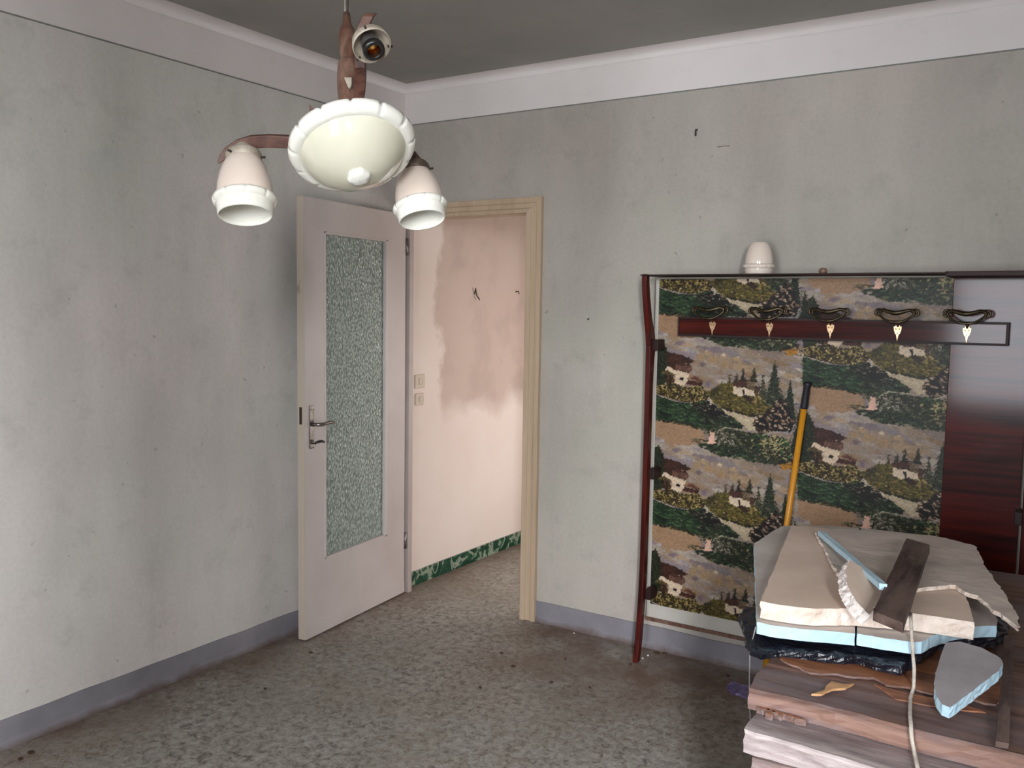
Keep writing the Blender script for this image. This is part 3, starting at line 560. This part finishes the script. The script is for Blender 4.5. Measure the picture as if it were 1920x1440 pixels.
    me.loops.add(f.size); me.loops.foreach_set('vertex_index', f.ravel().astype(np.int32)); me.polygons.add(len(f)); me.polygons.foreach_set('loop_start', np.arange(0, f.size, 4, dtype=np.int32))
    me.update(calc_edges=True)
    at = me.color_attributes.new('print', 'FLOAT_COLOR', 'POINT'); at.data.foreach_set('color', np.concatenate([linv.reshape(-1, 3), np.ones((N, 1))], 1).ravel())
    n = NT('printed_landscape_vinyl'); a = n.n.new('ShaderNodeAttribute'); a.attribute_name = 'print'; me.materials.append(n.out(a.outputs['Color'], .5, n.noise(300, 2, .5), .1, .001, spec=.35))
    o = bpy.data.objects.new('landscape_print', me); COL.objects.link(o); o.parent = hs; o['_org'] = org
    o['label'] = 'printed alpine landscape with white chalets, spruces and mountains, repeating'
build_print()
# coat rail with five hooks
RYF = -.112
rl = MB().box((1.632, RYF, 1.467), (2.893, RYF+.022, 1.553)).build('coat_rail', M['mahX'], hs, bevel=.0)
mb = MB()   # raised moulded lip round the rail face
for a, b in (((1.632, RYF-.004, 1.544), (2.893, RYF, 1.553)), ((1.632, RYF-.004, 1.467), (2.893, RYF, 1.476)), ((2.884, RYF-.004, 1.476), (2.893, RYF, 1.544)), ((1.632, RYF-.004, 1.476), (1.637, RYF, 1.544))): mb.box(a, b)
mb.build('rail_lip', M['mahD'], rl)
for x in (1.72, 2.80): MB().box((x, RYF+.02, 1.485), (x+.04, -.058, 1.535)).build('rail_spacer', M['mahD'], hs)
HMESH = None
def hook_mesh():
    mb = MB()
    kite = [(0, -.048), (.0045, -.024), (.0085, -.020), (.0135, -.004), (.014, .008), (.009, .006), (.006, .014), (.0035, .008), (0, .017), (-.0035, .008), (-.006, .014), (-.009, .006), (-.014, .008), (-.0135, -.004), (-.0085, -.020), (-.0045, -.024)]
    mb.prism(kite, lambda a, b: (a, -.001, b), lambda a, b: (a, -.005, b), 1)
    for a, b, r in ((-.0062, -.002, .0022), (.0062, -.002, .0022), (0, -.018, .002)): mb.tube([(a, -.004, b), (a, -.0058, b)], r, 8, 2)
    mb.tube([(0, -.004, .008), (0, -.016, .017), (0, -.030, .021), (0, -.045, .026)], [.004, .005, .0055, .006], 8, 0)
    lp = [(0, .024), (.022, .026), (.042, .036), (.058, .049), (.064, .060), (.058, .069), (.044, .070), (.028, .064), (.012, .060), (0, .0585)]
    full = lp+[(-a, b) for a, b in reversed(lp[1:-1])]
    yy = lambda a: -.046-.020*(1-(abs(a)/.07)**2)
    rad = [.0052, .0048, .0045, .005, .0055, .006, .0065, .0075, .0085, .009]; rad = rad+list(reversed(rad[1:-1]))
    mb.tube([(a, yy(a), b) for a, b in full], rad, 8, 0, True)
    for s in (1, -1):
        c = []
        for k in range(11):
            t = math.radians(120-k*27); r = .013-.0006*k; c.append((s*(.066+r*math.cos(t)), -.040, .058+r*1.15*math.sin(t)))
        mb.tube(c, [.0045]*10+[.003], 8, 0)
        mb.tube([(s*.050, -.052, .066), (s*.062, -.050, .064), (s*.066, -.048, .055)], [.005, .0065, .0045], 8, 0)
    return mb
for i, x in enumerate((1.787, 2.031, 2.273, 2.521, 2.758)):
    if HMESH is None:
        m_ = hook_mesh(); m_.v = [(v[0]+x, v[1]+RYF, v[2]+1.522) for v in m_.v]; h0 = m_.build('coat_hook', [M['bronze'], M['brass'], M['dark']], rl); HMESH = h0
    else:
        h = HMESH.copy(); COL.objects.link(h); h.parent = rl; h.location = (x-1.787, 0, 0)

# tulip glass shade (shared shape, axis +z points to the neck; opening at the bottom)
def tulip_profile(s=1.0):
    o_ = [(.030, .0), (.034, -.004), (.040, -.012), (.0475, -.028), (.0535, -.048), (.0575, -.070), (.0585, -.086), (.0585, -.092)]
    o2 = [(.060, -.112), (.0592, -.120), (.0572, -.132), (.0555, -.137), (.0535, -.1365), (.0545, -.128), (.0560, -.112), (.0550, -.090), (.0535, -.070), (.0495, -.048), (.0435, -.028), (.036, -.012), (.028, -.004)]
    bead = [(.0595, -.093), (.0665, -.097), (.0675, -.103), (.0655, -.109), (.0595, -.1125)]
    return [(r*s, z*s) for r, z in o_], [(r*s, z*s) for r, z in bead], [(r*s, z*s) for r, z in o2]
def scallop(n, depth, lo=.93):
    def w(a):
        t = (a*n/(2*math.pi)) % 1.0; d = min(t, 1-t)
        return lo if d < .035 else (lo+depth*.9 if d < .09 else (lo+depth*.55 if d < .12 else lo+depth*(1-.10*((.5-t)/.4)**2)))
    return w
def tulip(mbo, mbb, MX, s=1.0):
    a, b, c = tulip_profile(s); w = scallop(9, .07)
    mbo.lathe(a, MX, 48, 0, False).lathe(c, MX, 48, 1, False)
    mbb.lathe(b, MX, 108, 0, False, rf=lambda j, an, r: r*w(an) if j in (1, 2, 3) else r)
def axisM(o, z, xref=Vector((1, 0, 0))):
    z = Vector(z).normalized(); x = (xref-z*xref.dot(z)).normalized(); y = z.cross(x)
    return Matrix(((x.x, y.x, z.x, o[0]), (x.y, y.y, z.y, o[1]), (x.z, y.z, z.z, o[2]), (0, 0, 0, 1)))
gs = thing('glass_shade', (1.987, -.15, 1.729), 'cream glass tulip lamp shade standing mouth down on the coat stand shelf', 'lamp shade')
a_, b_ = MB(), MB(); tulip(a_, b_, axisM((1.987, -.15, 1.729+.137*.95), (0, 0, 1)), .95); a_.lathe([(.0285, -.001), (.001, .003)], axisM((1.987, -.15, 1.729+.137*.95), (0, 0, 1)), 32, 0, False)
a_.build('shade_body', [M['tulip'], M['tulip']], gs); b_.build('bead_ring', M['tulip'], gs)
kn = MB().lathe([(.001, .0), (.012, .0), (.016, .006), (.016, .014), (.010, .021), (.001, .023)], Matrix.Translation((2.255, -.20, 1.729)), 20)
kn.build('wooden_knob', M['chwood'], None, 'small brown wooden knob lying on the coat stand shelf right of the glass shade', 'knob')
# broom handle
mb = MB(); p0 = Vector((2.075, -.16, .0)); p1 = Vector((2.185, -.078, 1.295)); d = p1-p0
bh = thing('broom_handle', tuple(p0), 'yellow pole with a black grip leaning against the landscape panel', 'pole')
MB().tube([p0, p0+d*.5, p0+d*.925], .0125, 16).build('pole', M['broom'], bh)
MB().tube([p0+d*.915, p0+d*.92, p0+d*.985, p0+d*.99, p1], [.0135, .0155, .0135, .017, .0165], 16).build('grip', M['grip'], bh)

# ------------------------------------------------------------ chandelier
CO = Vector((1.758, -2.309, 1.9186))
CM = Matrix(((-0.703, -0.531, -0.473, CO.x), (0.451, -0.847, 0.28, CO.y), (-0.549, -0.017, 0.835, CO.z), (0, 0, 0, 1)))
STOP = Vector((1.6241, -2.1841, 2.2517))
ch = thing('chandelier', (STOP.x, STOP.y, 2.745), 'dusty brown wooden chandelier hanging askew with a cream glass bowl and two tulip shades', 'chandelier')
HUB = CM @ Vector((0, 0, .045)); AX = (STOP-HUB).normalized(); SL = (STOP-HUB).length; SM = axisM(HUB, AX)
MB().tube([STOP-Vector((0, 0, .02)), STOP+Vector((0, 0, .3)), Vector((STOP.x, STOP.y, 2.746))], .0055, 12).build('rod', M['chrome'], ch)
MB().lathe([(.045, 0), (.045, -.012), (.030, -.035), (.010, -.05), (.001, -.05)], Matrix.Translation((STOP.x, STOP.y, 2.746)), 28).build('ceiling_cup', M['chrome'], ch)
k = SL/.36
MB().lathe([(.001, .362*k), (.008, .361*k), (.0095, .34*k), (.0105, .325*k), (.0165, .31*k), (.0195, .285*k), (.0195, .26*k), (.0175, .235*k), (.0150, .21*k), (.0145, .205*k)], SM, 28).build('stem', M['chwood'], ch)
MB().lathe([(.0145, .208*k), (.0185, .206*k), (.0225, .198*k), (.0235, .18*k), (.0245, .15*k), (.0240, .12*k), (.0215, .08*k), (.0190, .05*k), (.021, .03*k), (.045, .01*k), (.048, 0)], SM, 28).build('lower_stem', M['chwood'], ch)
# pale wedge standing in for a see-through gap at the lower stem
pc = Vector((1.7178, -2.2791, 2.0736)); pb = Vector((1.7294, -2.2864, 2.0455)); rt = cr*.0088
MB().prism([(-1, 0), (1, 0), (.75, .62), (.1, 1), (-.25, .85)], lambda a, b: tuple(pc.lerp(pb, b)+rt*a*1.0), lambda a, b: tuple(pc.lerp(pb, b)+rt*a-cf*.008)).build('stem_gap_wedge', M['cap'], ch, bevel=.001, label='pale wedge standing in for a gap in the stem')
# bowl
bowl = MB(); bowl.lathe([(.001, -.0835), (.016, -.083), (.035, -.0795), (.060, -.070), (.083, -.056), (.100, -.040), (.110, -.026), (.1145, -.016)], CM, 72, 0, False)
bowl.lathe([(.1145, -.016), (.113, .0), (.110, .004), (.104, .0), (.080, -.03), (.04, -.062), (.001, -.070)], CM, 72, 0, False)
bw = bowl.build('glass_bowl', M['opal'], ch)
w = scallop(13, .055, .955)
MB().lathe([(.113, -.0195), (.1205, -.0215), (.1305, -.017), (.1365, -.006), (.1360, .004), (.1290, .0105), (.1200, .009), (.112, .003)], CM, 156, 0, False, rf=lambda j, a, r: r*(w(a) if 1 <= j <= 6 else 1)).build('scalloped_rim', M['opalw'], bw)
MB().lathe([(.024, -.080), (.0245, -.086), (.0215, -.0915), (.013, -.0945), (.001, -.0955)], CM, 36, 0, False, rf=lambda j, a, r: r*(1+.05*math.cos(a*6)) if r > .01 else r).build('glass_button', M['opalw'], bw)
# arms: radial curved bars
def arm(az, tipz=.045, R=.238, name='arm', z0=.055, end=.034, mat='chwood2'):
    c, s = math.cos(az), math.sin(az)
    path = [(.012, z0+.012), (.06, z0+.034), (.11, z0+.044), (.16, z0+.048), (.195, z0+.046), (.222, z0+.036), (.245, z0+.016), (.262, z0-.008), (.275, z0-.028)]
    P_ = [CM @ Vector((r*c, r*s, z)) for r, z in path]; side = CM.to_3x3() @ Vector((-s, c, 0))
    a = MB().strip(P_, side, [.030, .028, .026, .026, .027, .028, .026, .018, .004], .017).build(name, M[mat], ch, bevel=.002)
    q_ = CM @ Vector((-.03*c, -.03*s, z0+.03)); q2 = CM @ Vector((-.062*c, -.062*s, z0+.072))
    return a
def ribbon(P_, side, hs_, th): return MB().strip([Vector(p) for p in P_], side, hs_, th).build('arm', M['chwood2'], ch, bevel=.002)
ribbon([(1.7166, -2.2794, 1.9597), (1.6696, -2.3174, 1.939), (1.6191, -2.3562, 1.9323), (1.5794, -2.3814, 1.9339), (1.5469, -2.4024, 1.931), (1.5236, -2.4181, 1.9223), (1.5065, -2.4302, 1.9103), (1.4954, -2.4387, 1.896), (1.4892, -2.4439, 1.8842)], cf+cu*.5, [.028, .027, .027, .027, .027, .026, .022, .014, .004], .020)
ribbon([(1.7145, -2.2497, 1.972), (1.7278, -2.1707, 1.963), (1.7295, -2.1115, 1.9492), (1.7261, -2.0673, 1.9376), (1.7359, -2.0507, 1.9215), (1.7455, -2.0461, 1.9063)], cf+cu*.5, [.028, .027, .026, .024, .018, .006], .020)
ribbon([(1.7328, -2.2799, 1.9696), (1.7542, -2.293, 2.0005), (1.772, -2.3024, 2.0305), (1.7863, -2.3148, 2.054), (1.7986, -2.3284, 2.0769), (1.804, -2.3344, 2.1021), (1.8103, -2.3397, 2.1269), (1.816, -2.3396, 2.1509), (1.8266, -2.3367, 2.1715), (1.8327, -2.3321, 2.1794)], cr, [.018, .018, .018, .018, .018, .018, .018, .017, .010, .004], .0235)
# decorative tip behind the bowl
tp = [Vector((1.6476, -2.2951, 1.9446)), Vector((1.6357, -2.2931, 1.9812)), Vector((1.6247, -2.2919, 2.0037)), Vector((1.6176, -2.2947, 2.0215))]
MB().strip(tp, cf, [.03, .026, .016, .003], .014).build('arm_tip', M['chwood2'], ch)
def viewaxis(px, deg):   # direction of a shade axis given as tilt away from the camera and lean in degrees
    pass
AXL = Vector((-0.2533, 0.2001, 0.9465)).normalized(); AXR = Vector((-0.3272, 0.1548, 0.9322)).normalized(); AX3 = Vector((-0.6033, 0.292, 0.7422)).normalized()
NL = Vector((1.5339, -2.4139, 1.8979)); NR = Vector((1.7259, -2.0586, 1.9059))
for nm, N_, A_, cm, sc in (('left', NL, AXL, 'cap', 1.02), ('right', NR, AXR, 'capshaded', .98)):
    m1, m2 = MB(), MB(); tulip(m1, m2, axisM(N_, A_), sc)
    g_ = m1.build('glass_shade', [M['tulip'], M['opalw']], ch); m2.build('bead_ring', M['opalw'], g_)
    h_ = MB().lathe([(.0375, -.012), (.0385, -.012), (.0390, .004), (.0345, .012), (.0250, .018), (.0195, .024), (.0165, .034), (.001, .035)], axisM(N_, A_), 36).build('shade_holder', M[cm], ch)
    mm = axisM(N_, A_)
    for t in (.6, 2.7, 4.8): MB().tube([mm @ Vector((.036*math.cos(t), .036*math.sin(t), -.004)), mm @ Vector((.047*math.cos(t), .047*math.sin(t), -.004))], .0028, 8).build('screw', M['dark'], h_)
N3 = Vector((1.8853, -2.3959, 2.0986)); m3 = axisM(N3, AX3)
cup = MB().lathe([(.001, .034), (.017, .032), (.0205, .020), (.029, .012), (.036, .004), (.0385, -.008), (.0385, -.016), (.0372, -.016), (.0370, -.006), (.033, .002), (.025, .009), (.001, .012)], m3, 40, 0, False).build('shade_holder', M['cap'], ch, label='empty shade holder with an open lamp socket')
MB().lathe([(.0185, .012), (.0190, -.010), (.0175, -.020), (.0165, -.022)], m3, 32, 0, False).build('socket_shell', M['socket'], cup)
MB().lathe([(.0165, -.020), (.0215, -.020), (.0222, -.026), (.0215, -.032), (.0145, -.033), (.0138, -.030), (.0138, -.020)], m3, 36, 0, False).build('socket_ring', M['socketring'], cup)
MB().lathe([(.0138, -.031)]+[(.0136+(.0008 if j % 2 else 0), -.030+.003*j) for j in range(9)]+[(.001, -.004)], m3, 32, 0, False).build('screw_thread', M['thread'], cup)
for t in (.9, 3.0, 5.1): MB().tube([m3 @ Vector((.034*math.cos(t), .034*math.sin(t), -.010)), m3 @ Vector((.044*math.cos(t), .044*math.sin(t), -.010))], .0024, 8).build('screw', M['dark'], cup)

# ------------------------------------------------------------ the stack of old boards, foam sheets and scrap
def piece(name, label, cat, mbx, mats, group=None): return mbx.build(name, mats, None, label, cat, group)
rnd = random.Random(11)
def plank(x0, x1, y0, y1, z1, th, mat, label, seed, group=None, slant=0.0, sub=None):
    r = random.Random(seed); out = []
    n = 14
    for i in range(n+1): t = i/n; out.append((x0+(x1-x0)*t, y0+slant*t+r.uniform(-.006, .006)))
    for i in range(3): out.append((x1+r.uniform(-.004, .004), y0+slant+(y1-y0-slant)*(i+1)/4))
    out.append((x1, y1)); out.append((x0, y1))
    m_ = 16
    for i in range(1, m_): t = i/m_; out.append((x0+r.uniform(-.012, .012)*1.5, y1+(y0-y1)*t))
    mb = slab(out, z1, th, .028, .0022, lambda x, y: -abs(fbm(x*.8, y*5, seed, 2))*.003, seed, 3, flat=True)
    for i in range(len(mb.v)): pass
    return mb.build('plank', [M[mat], M[mat]], None, label, 'board', group)
XE = 4.25
plank(2.520, XE, -1.815, -.42, .720, .0495, 'plankA', 'weathered brown board on top of the wood stack, its far end under the foam sheets', 1)
plank(2.540, XE, -1.925, -.44, .669, .0525, 'plankB', 'pale pinkish board second from the top of the wood stack, split along its front', 2)
plank(2.566, XE, -1.925, -.43, .616, .048, 'plankC', 'grey brown board third from the top of the wood stack', 3)
z = .567; j = 4
while z > .03:
    t_ = min(.056, z); plank(2.54+.02*math.sin(j*2.1), XE, -1.90+.02*math.sin(j*1.3), -.43, z, t_-.0008, ('plankC', 'plankA', 'plankB')[j % 3], ('fourth','fifth','sixth','seventh','eighth','ninth','tenth','eleventh','twelfth','thirteenth','fourteenth')[j-4]+' board from the top of the wood stack', j); z -= t_; j += 1
# splintered shreds at the left end of the boards
def sliver(name, label, pts, z0, th, mat, seed, hf=None, group=None, cat='splinter'):
    return piece(name, label, cat, slab(pts, z0, th, .012, .0012, hf, seed, 1), [M[mat], M[mat]], group)
ven = [(2.516, -1.582), (2.545, -1.636), (2.59, -1.652), (2.62, -1.67), (2.662, -1.641), (2.709, -1.638), (2.752, -1.615), (2.779, -1.636), (2.822, -1.624), (2.873, -1.63), (2.92, -1.608), (2.983, -1.613), (3.004, -1.612), (3.014, -1.532), (2.995, -1.323), (2.872, -1.041), (2.582, -1.02), (2.498, -1.355)]
piece('veneer_sheet', 'torn orange brown veneer sheet peeling off the top board', 'veneer', slab(ven, .7275, .005, .016, .003, lambda x, y: max(0, fbm(x*3, y*3, 2, 2))*.002, 5, 1), [M['veneer'], M['plankA']])
sliver('wood_chip', 'pale pointed wood splinter lying on the top board', [(2.652, -1.792), (2.67, -1.756), (2.669, -1.715), (2.674, -1.695), (2.698, -1.696), (2.717, -1.679), (2.708, -1.716), (2.684, -1.74), (2.67, -1.78)], .7295, .005, 'chip', 6)
sliver('bark_strip', 'brown torn strip along the top board below the veneer', [(2.757, -1.643), (2.827, -1.653), (2.891, -1.642), (2.934, -1.639), (2.987, -1.659), (2.937, -1.675), (2.876, -1.692), (2.812, -1.697)], .7245, .0035, 'veneer', 7)
# broken bits between the two top boards
for i, q_ in enumerate([(2.556, -1.821), (2.575, -1.824), (2.594, -1.827), (2.612, -1.824), (2.632, -1.829), (2.572, -1.842)]):
    r_ = (.016, .011, .014, .010, .012, .008)[i]; a = i*1.3; o_ = [(q_[0]+r_*math.cos(t+a)*(1.5 if k % 2 else .6), q_[1]+r_*math.sin(t+a)*.5) for k, t in enumerate([x*math.pi/4 for x in range(8)])]
    piece('wood_crumb', ('largest', 'second', 'third', 'fourth', 'rightmost', 'smallest')[i]+' brown crumb of rotten wood lying on the pale second board at its left end', 'splinter', slab(o_, .684, .0145, .006, .002, None, 30+i, 1), [M['veneer'], M['plankA']], 'crumbs of rotten wood on the pale board')
# black plastic under the foam
bagp = [(2.376, -1.458), (2.384, -1.401), (2.443, -1.421), (2.44, -1.083), (2.709, -0.892), (2.923, -0.863), (2.989, -1.088), (2.998, -1.2), (2.969, -1.265), (2.899, -1.314), (2.856, -1.365), (2.845, -1.424), (2.822, -1.513), (2.805, -1.589), (2.771, -1.594), (2.708, -1.576), (2.654, -1.61), (2.582, -1.624), (2.537, -1.639), (2.508, -1.683), (2.476, -1.673), (2.443, -1.61)]
piece('plastic_bag', 'crumpled black plastic bag squeezed between the foam sheets and the wood', 'plastic bag', slab(bagp, .764, .027, .014, .003, lambda x, y: .006*fbm(x*9, y*9, 1, 3)+.006*fbm(x*25, y*25, 4, 2)-.010*max(0, (-1.52-y)/.1), 8, 2, flat=True), [M['bag'], M['bag']])
# foam sheets
bl = [(2.472, -1.617), (2.507, -1.62), (2.574, -1.604), (2.644, -1.577), (2.693, -1.56), (2.478, -0.435), (2.389, -0.461), (2.245, -0.566), (2.235, -0.651), (2.235, -0.778), (2.232, -0.875)]
piece('foam_sheet', 'left sheet of pale blue foam with dusty grey top on the black plastic', 'foam board', slab(bl, .805, .030, .018, .0012, None, 9, 1), [M['dustfoam'], M['bluefoam']])
br = [(2.697, -1.554), (2.76, -1.548), (2.819, -1.536), (2.836, -1.521), (2.853, -1.458), (2.876, -1.403), (2.901, -1.363), (2.939, -1.323), (2.975, -1.293), (2.974, -1.242), (2.937, -1.08), (2.839, -0.761), (2.704, -0.397), (2.484, -0.426)]
piece('foam_sheet', 'right sheet of pale blue foam with a hollowed front edge', 'foam board', slab(br, .804, .029, .018, .0012, None, 10, 1), [M['dustfoam'], M['bluefoam']])
cb = [(2.471, -1.591), (2.517, -1.593), (2.567, -1.583), (2.602, -1.572), (2.632, -1.546), (2.678, -1.514), (2.747, -1.489), (2.807, -1.466), (2.874, -1.455), (2.938, -1.45), (2.92, -1.338), (2.889, -1.196), (2.828, -0.951), (2.739, -0.646), (2.633, -0.638), (2.443, -0.706), (2.316, -0.735), (2.388, -1.13)]
piece('insulation_board', 'thick cream insulation board with a broken front edge', 'board', slab(cb, .851, .043, .016, .002, None, 12, 3), [M['cream'], M['creamedge']])
tb = [(2.424, -0.844), (2.495, -1.03), (2.551, -1.183), (2.609, -1.326), (2.651, -1.385), (2.712, -1.363), (2.776, -1.313), (2.817, -1.251), (2.868, -1.198), (2.888, -1.228), (2.901, -1.25), (2.926, -1.259), (2.952, -1.306), (2.974, -1.353), (3.003, -1.384), (3.029, -1.418), (3.016, -1.31), (2.977, -1.159), (2.926, -0.979), (2.893, -0.815), (2.877, -0.724), (2.812, -0.677), (2.734, -0.651), (2.672, -0.68), (2.577, -0.698), (2.468, -0.742)]
piece('plasterboard_piece', 'torn greyish board piece hanging over the right edge of the cream board', 'board', slab(tb, .8635, .011, .014, .003, lambda x, y: .004*max(0, fbm(x*5, y*5, 3, 2))-.30*max(0, x-2.93)**1.3, 13, 2), [M['paper'], M['creamedge']])
sc = [(2.6351, -1.3689), (2.6402, -1.4238), (2.6503, -1.4822), (2.6651, -1.5323), (2.6811, -1.5652), (2.6989, -1.5903), (2.716, -1.6017), (2.7323, -1.61), (2.7312, -1.5402), (2.7299, -1.4516), (2.7313, -1.3801), (2.715, -1.3702), (2.6905, -1.3678), (2.6612, -1.3563)]
piece('foam_offcut', 'cream half-round foam offcut with a crumbly white curved edge', 'offcut', slab(sc, .893, .026, .008, .0022, lambda x, y: -.60*(x-2.70), 14, 3, ex=(-.018, 0)), [M['cream'], M['whiteedge']])
def bar(name, label, cat, a, b, wv, th, mats, seed=0, taper=1.0, top=0.0):
    a, b, wv = Vector(a), Vector(b), Vector(wv); d = (b-a).normalized(); up = d.cross(wv).normalized(); up = up if up.z > 0 else -up; N = 14; r = random.Random(seed); mb = MB(); vs = []
    for i in range(N+1):
        t = i/N; p = a.lerp(b, t); k = 1+(taper-1)*t
        for (s, u) in ((-1, 0), (1, 0), (1, -1), (-1, -1)): vs.append(p+wv*(s*.5*k)+up*(u*th)+Vector([r.uniform(-.0009, .0009) for _ in range(3)]))
    fs = [(0, 1, 2, 3), tuple(N*4+q_ for q_ in (3, 2, 1, 0))]
    for i in range(N):
        for q_ in range(4): l = (q_+1) % 4; fs.append((i*4+q_, (i+1)*4+q_, (i+1)*4+l, i*4+l))
    mb.add(vs, fs); o = mb.build(name, mats, None, label, cat)
    bm = bmesh.new(); bm.from_mesh(o.data); bmesh.ops.recalc_face_normals(bm, faces=bm.faces); bm.to_mesh(o.data); bm.free(); return o
st1 = [(2.452, -0.896)][0]; st2 = [(2.742, -1.504)][0]
bar('foam_strip', 'narrow pale blue foam strip lying slanted across the torn board', 'strip', (st1[0], st1[1], .884), (st2[0], st2[1], .922), (.018, .004, 0), .014, M['bluefoam'], 1, .9)
ba = [(2.748, -1.0)][0]; bb = [(2.791, -1.725)][0]; bwv = ([(2.756, -1.703), (2.825, -1.749)])
wv_ = Vector((bwv[1][0]-bwv[0][0], bwv[1][1]-bwv[0][1], 0))
bar('batten', 'short dark dirty wooden batten lying across the top of the pile', 'batten', (ba[0], ba[1], .920), (bb[0], bb[1], .915), wv_, .022, M['batten'], 2, 1.0)
to = [(2.8885, -1.5294), (2.916, -1.5166), (2.9606, -1.5235), (3.0014, -1.5501), (3.0079, -1.5661), (3.0011, -1.5971), (2.9653, -1.6756), (2.9344, -1.7439), (2.9242, -1.7589), (2.9096, -1.7559), (2.8973, -1.7333), (2.8869, -1.7034), (2.8831, -1.6538), (2.8834, -1.5919)]
piece('foam_offcut', 'tapered pale blue-grey foam offcut lying on the wood at the right', 'offcut', slab(to, .752, .024, .012, .0012, lambda x, y: .26*(y+1.78), 15, 2), [M['greyfoam'], M['bluefoam']])
# dark bar, lying over the right of the wood
d1 = [(3.006, -1.31)][0]; d2 = [(3.027, -1.825)][0]
bar('iron_bar', 'dark flat bar lying over the boards at the right end of the stack', 'bar', (d1[0], d1[1], .790), (d2[0], d2[1], .738), (.022, .004, 0), .012, M['batten'], 3)
# cords
cd = [(2.803, -1.485, 0.856), (2.814, -1.549, 0.856), (2.815, -1.528, 0.811), (2.821, -1.56, 0.807), (2.823, -1.555, 0.78), (2.836, -1.624, 0.772), (2.837, -1.623, 0.728), (2.839, -1.684, 0.726), (2.851, -1.77, 0.726), (2.861, -1.822, 0.726), (2.863, -1.833, 0.72), (2.866, -1.835, 0.701), (2.871, -1.838, 0.683), (2.88, -1.871, 0.678), (2.891, -1.918, 0.678)]
cd = [c for c in cd]
MB().tube(cd, .0042, 8).build('cord', M['cord'], None, 'pale cord hanging over the foam sheets and down the front of the boards', 'cord')
tw = [(2.485, -1.67, 0.81), (2.457, -1.6, 0.75), (2.452, -1.6, 0.724), (2.453, -1.6, 0.665), (2.454, -1.6, 0.624), (2.458, -1.6, 0.562), (2.463, -1.6, 0.514)]
MB().tube(tw, .0016, 6).build('twine', M['cordgrey'], None, 'thin grey twine hanging from the left corner of the blue foam sheet', 'string')
# purple wrap and litter on the floor
wr = [(1.948, -0.24), (1.943, -0.186), (1.96, -0.167), (1.997, -0.181), (2.022, -0.176), (2.05, -0.22), (2.065, -0.283), (2.03, -0.283), (1.994, -0.283)]
piece('plastic_wrap', 'scrap of violet see-through plastic on the floor left of the wood stack', 'plastic scrap', slab(wr, .012, .011, .014, .003, lambda x, y: .006*fbm(x*12, y*12, 1, 3), 16, 1), [M['wrap'], M['wrap']])
CR = ['brown crumb right behind the coat stand foot', 'biggest dark crumb on the open floor', 'dark crumb on the floor, middle of a loose row', 'dark crumb nearest below the red-brown floor patch', 'small crumb left of the coat stand foot', 'dark crumb at the left of the loose row on the open floor', 'faint crumb in front of the right door jamb', 'crumb against the skirting under the landscape panel', 'crumb near the violet plastic scrap', 'crumb at the bottom corner of the open door', 'crumb in front of the left wall skirting', 'upper of two dark crumbs at the left skirting', 'lower of two dark crumbs at the left skirting', 'dark crumb touching the coat stand foot shadow', 'crumb halfway between doorway and coat stand']
lit = [(1230,1225,.013),(962,1250,.010),(1034,1280,.008),(1106,1290,.007),(1182,1247,.007),(900,1290,.007),(940,1225,.008),(1300,1215,.006),(1365,1253,.009),(583,1224,.008),(497,1292,.006),(58,1405,.012),(38,1418,.009),(1246,1222,.010),(858,1050,.006)]
for i, q_ in enumerate([(1.547, -0.048), (1.087, -0.554), (1.311, -0.603), (1.47, -0.557), (1.507, -0.24), (1.093, -0.818), (0.961, -0.456), (1.706, 0.009), (1.909, -0.109), (0.246, -0.946), (0.372, -1.329), (0.105, -2.15), (0.119, -2.194), (1.582, -0.031), (1.236, -0.348)]):
    r_ = lit[i][2]; a = i*1.7; o_ = [(q_[0]+r_*math.cos(t+a)*(1.3 if k % 2 else .7), q_[1]+r_*math.sin(t+a)*(.9 if k % 3 else .5)) for k, t in enumerate([x*math.pi/4 for x in range(8)])]
    piece('dirt_crumb', CR[i], 'debris', slab(o_, .005, .005, .006, .0008, None, i, 1), [M['leaf'], M['leaf']])
for i, q_ in enumerate([(1.115, -0.046), (1.529, -0.098), (1.522, -0.141)]):
    piece('plaster_crumb', ('white crumb on the floor below the skirting, between doorway and coat stand', 'white crumb just right of the coat stand foot, farther from the wall', 'white crumb just right of the coat stand foot, nearer the foot')[i], 'debris', MB().lathe([(.001, .006), (.004, .005), (.005, .002), (.003, 0)], Matrix.Translation((q_[0], q_[1], 0)), 8), M['whiteedge'], 'white crumbs on the floor')
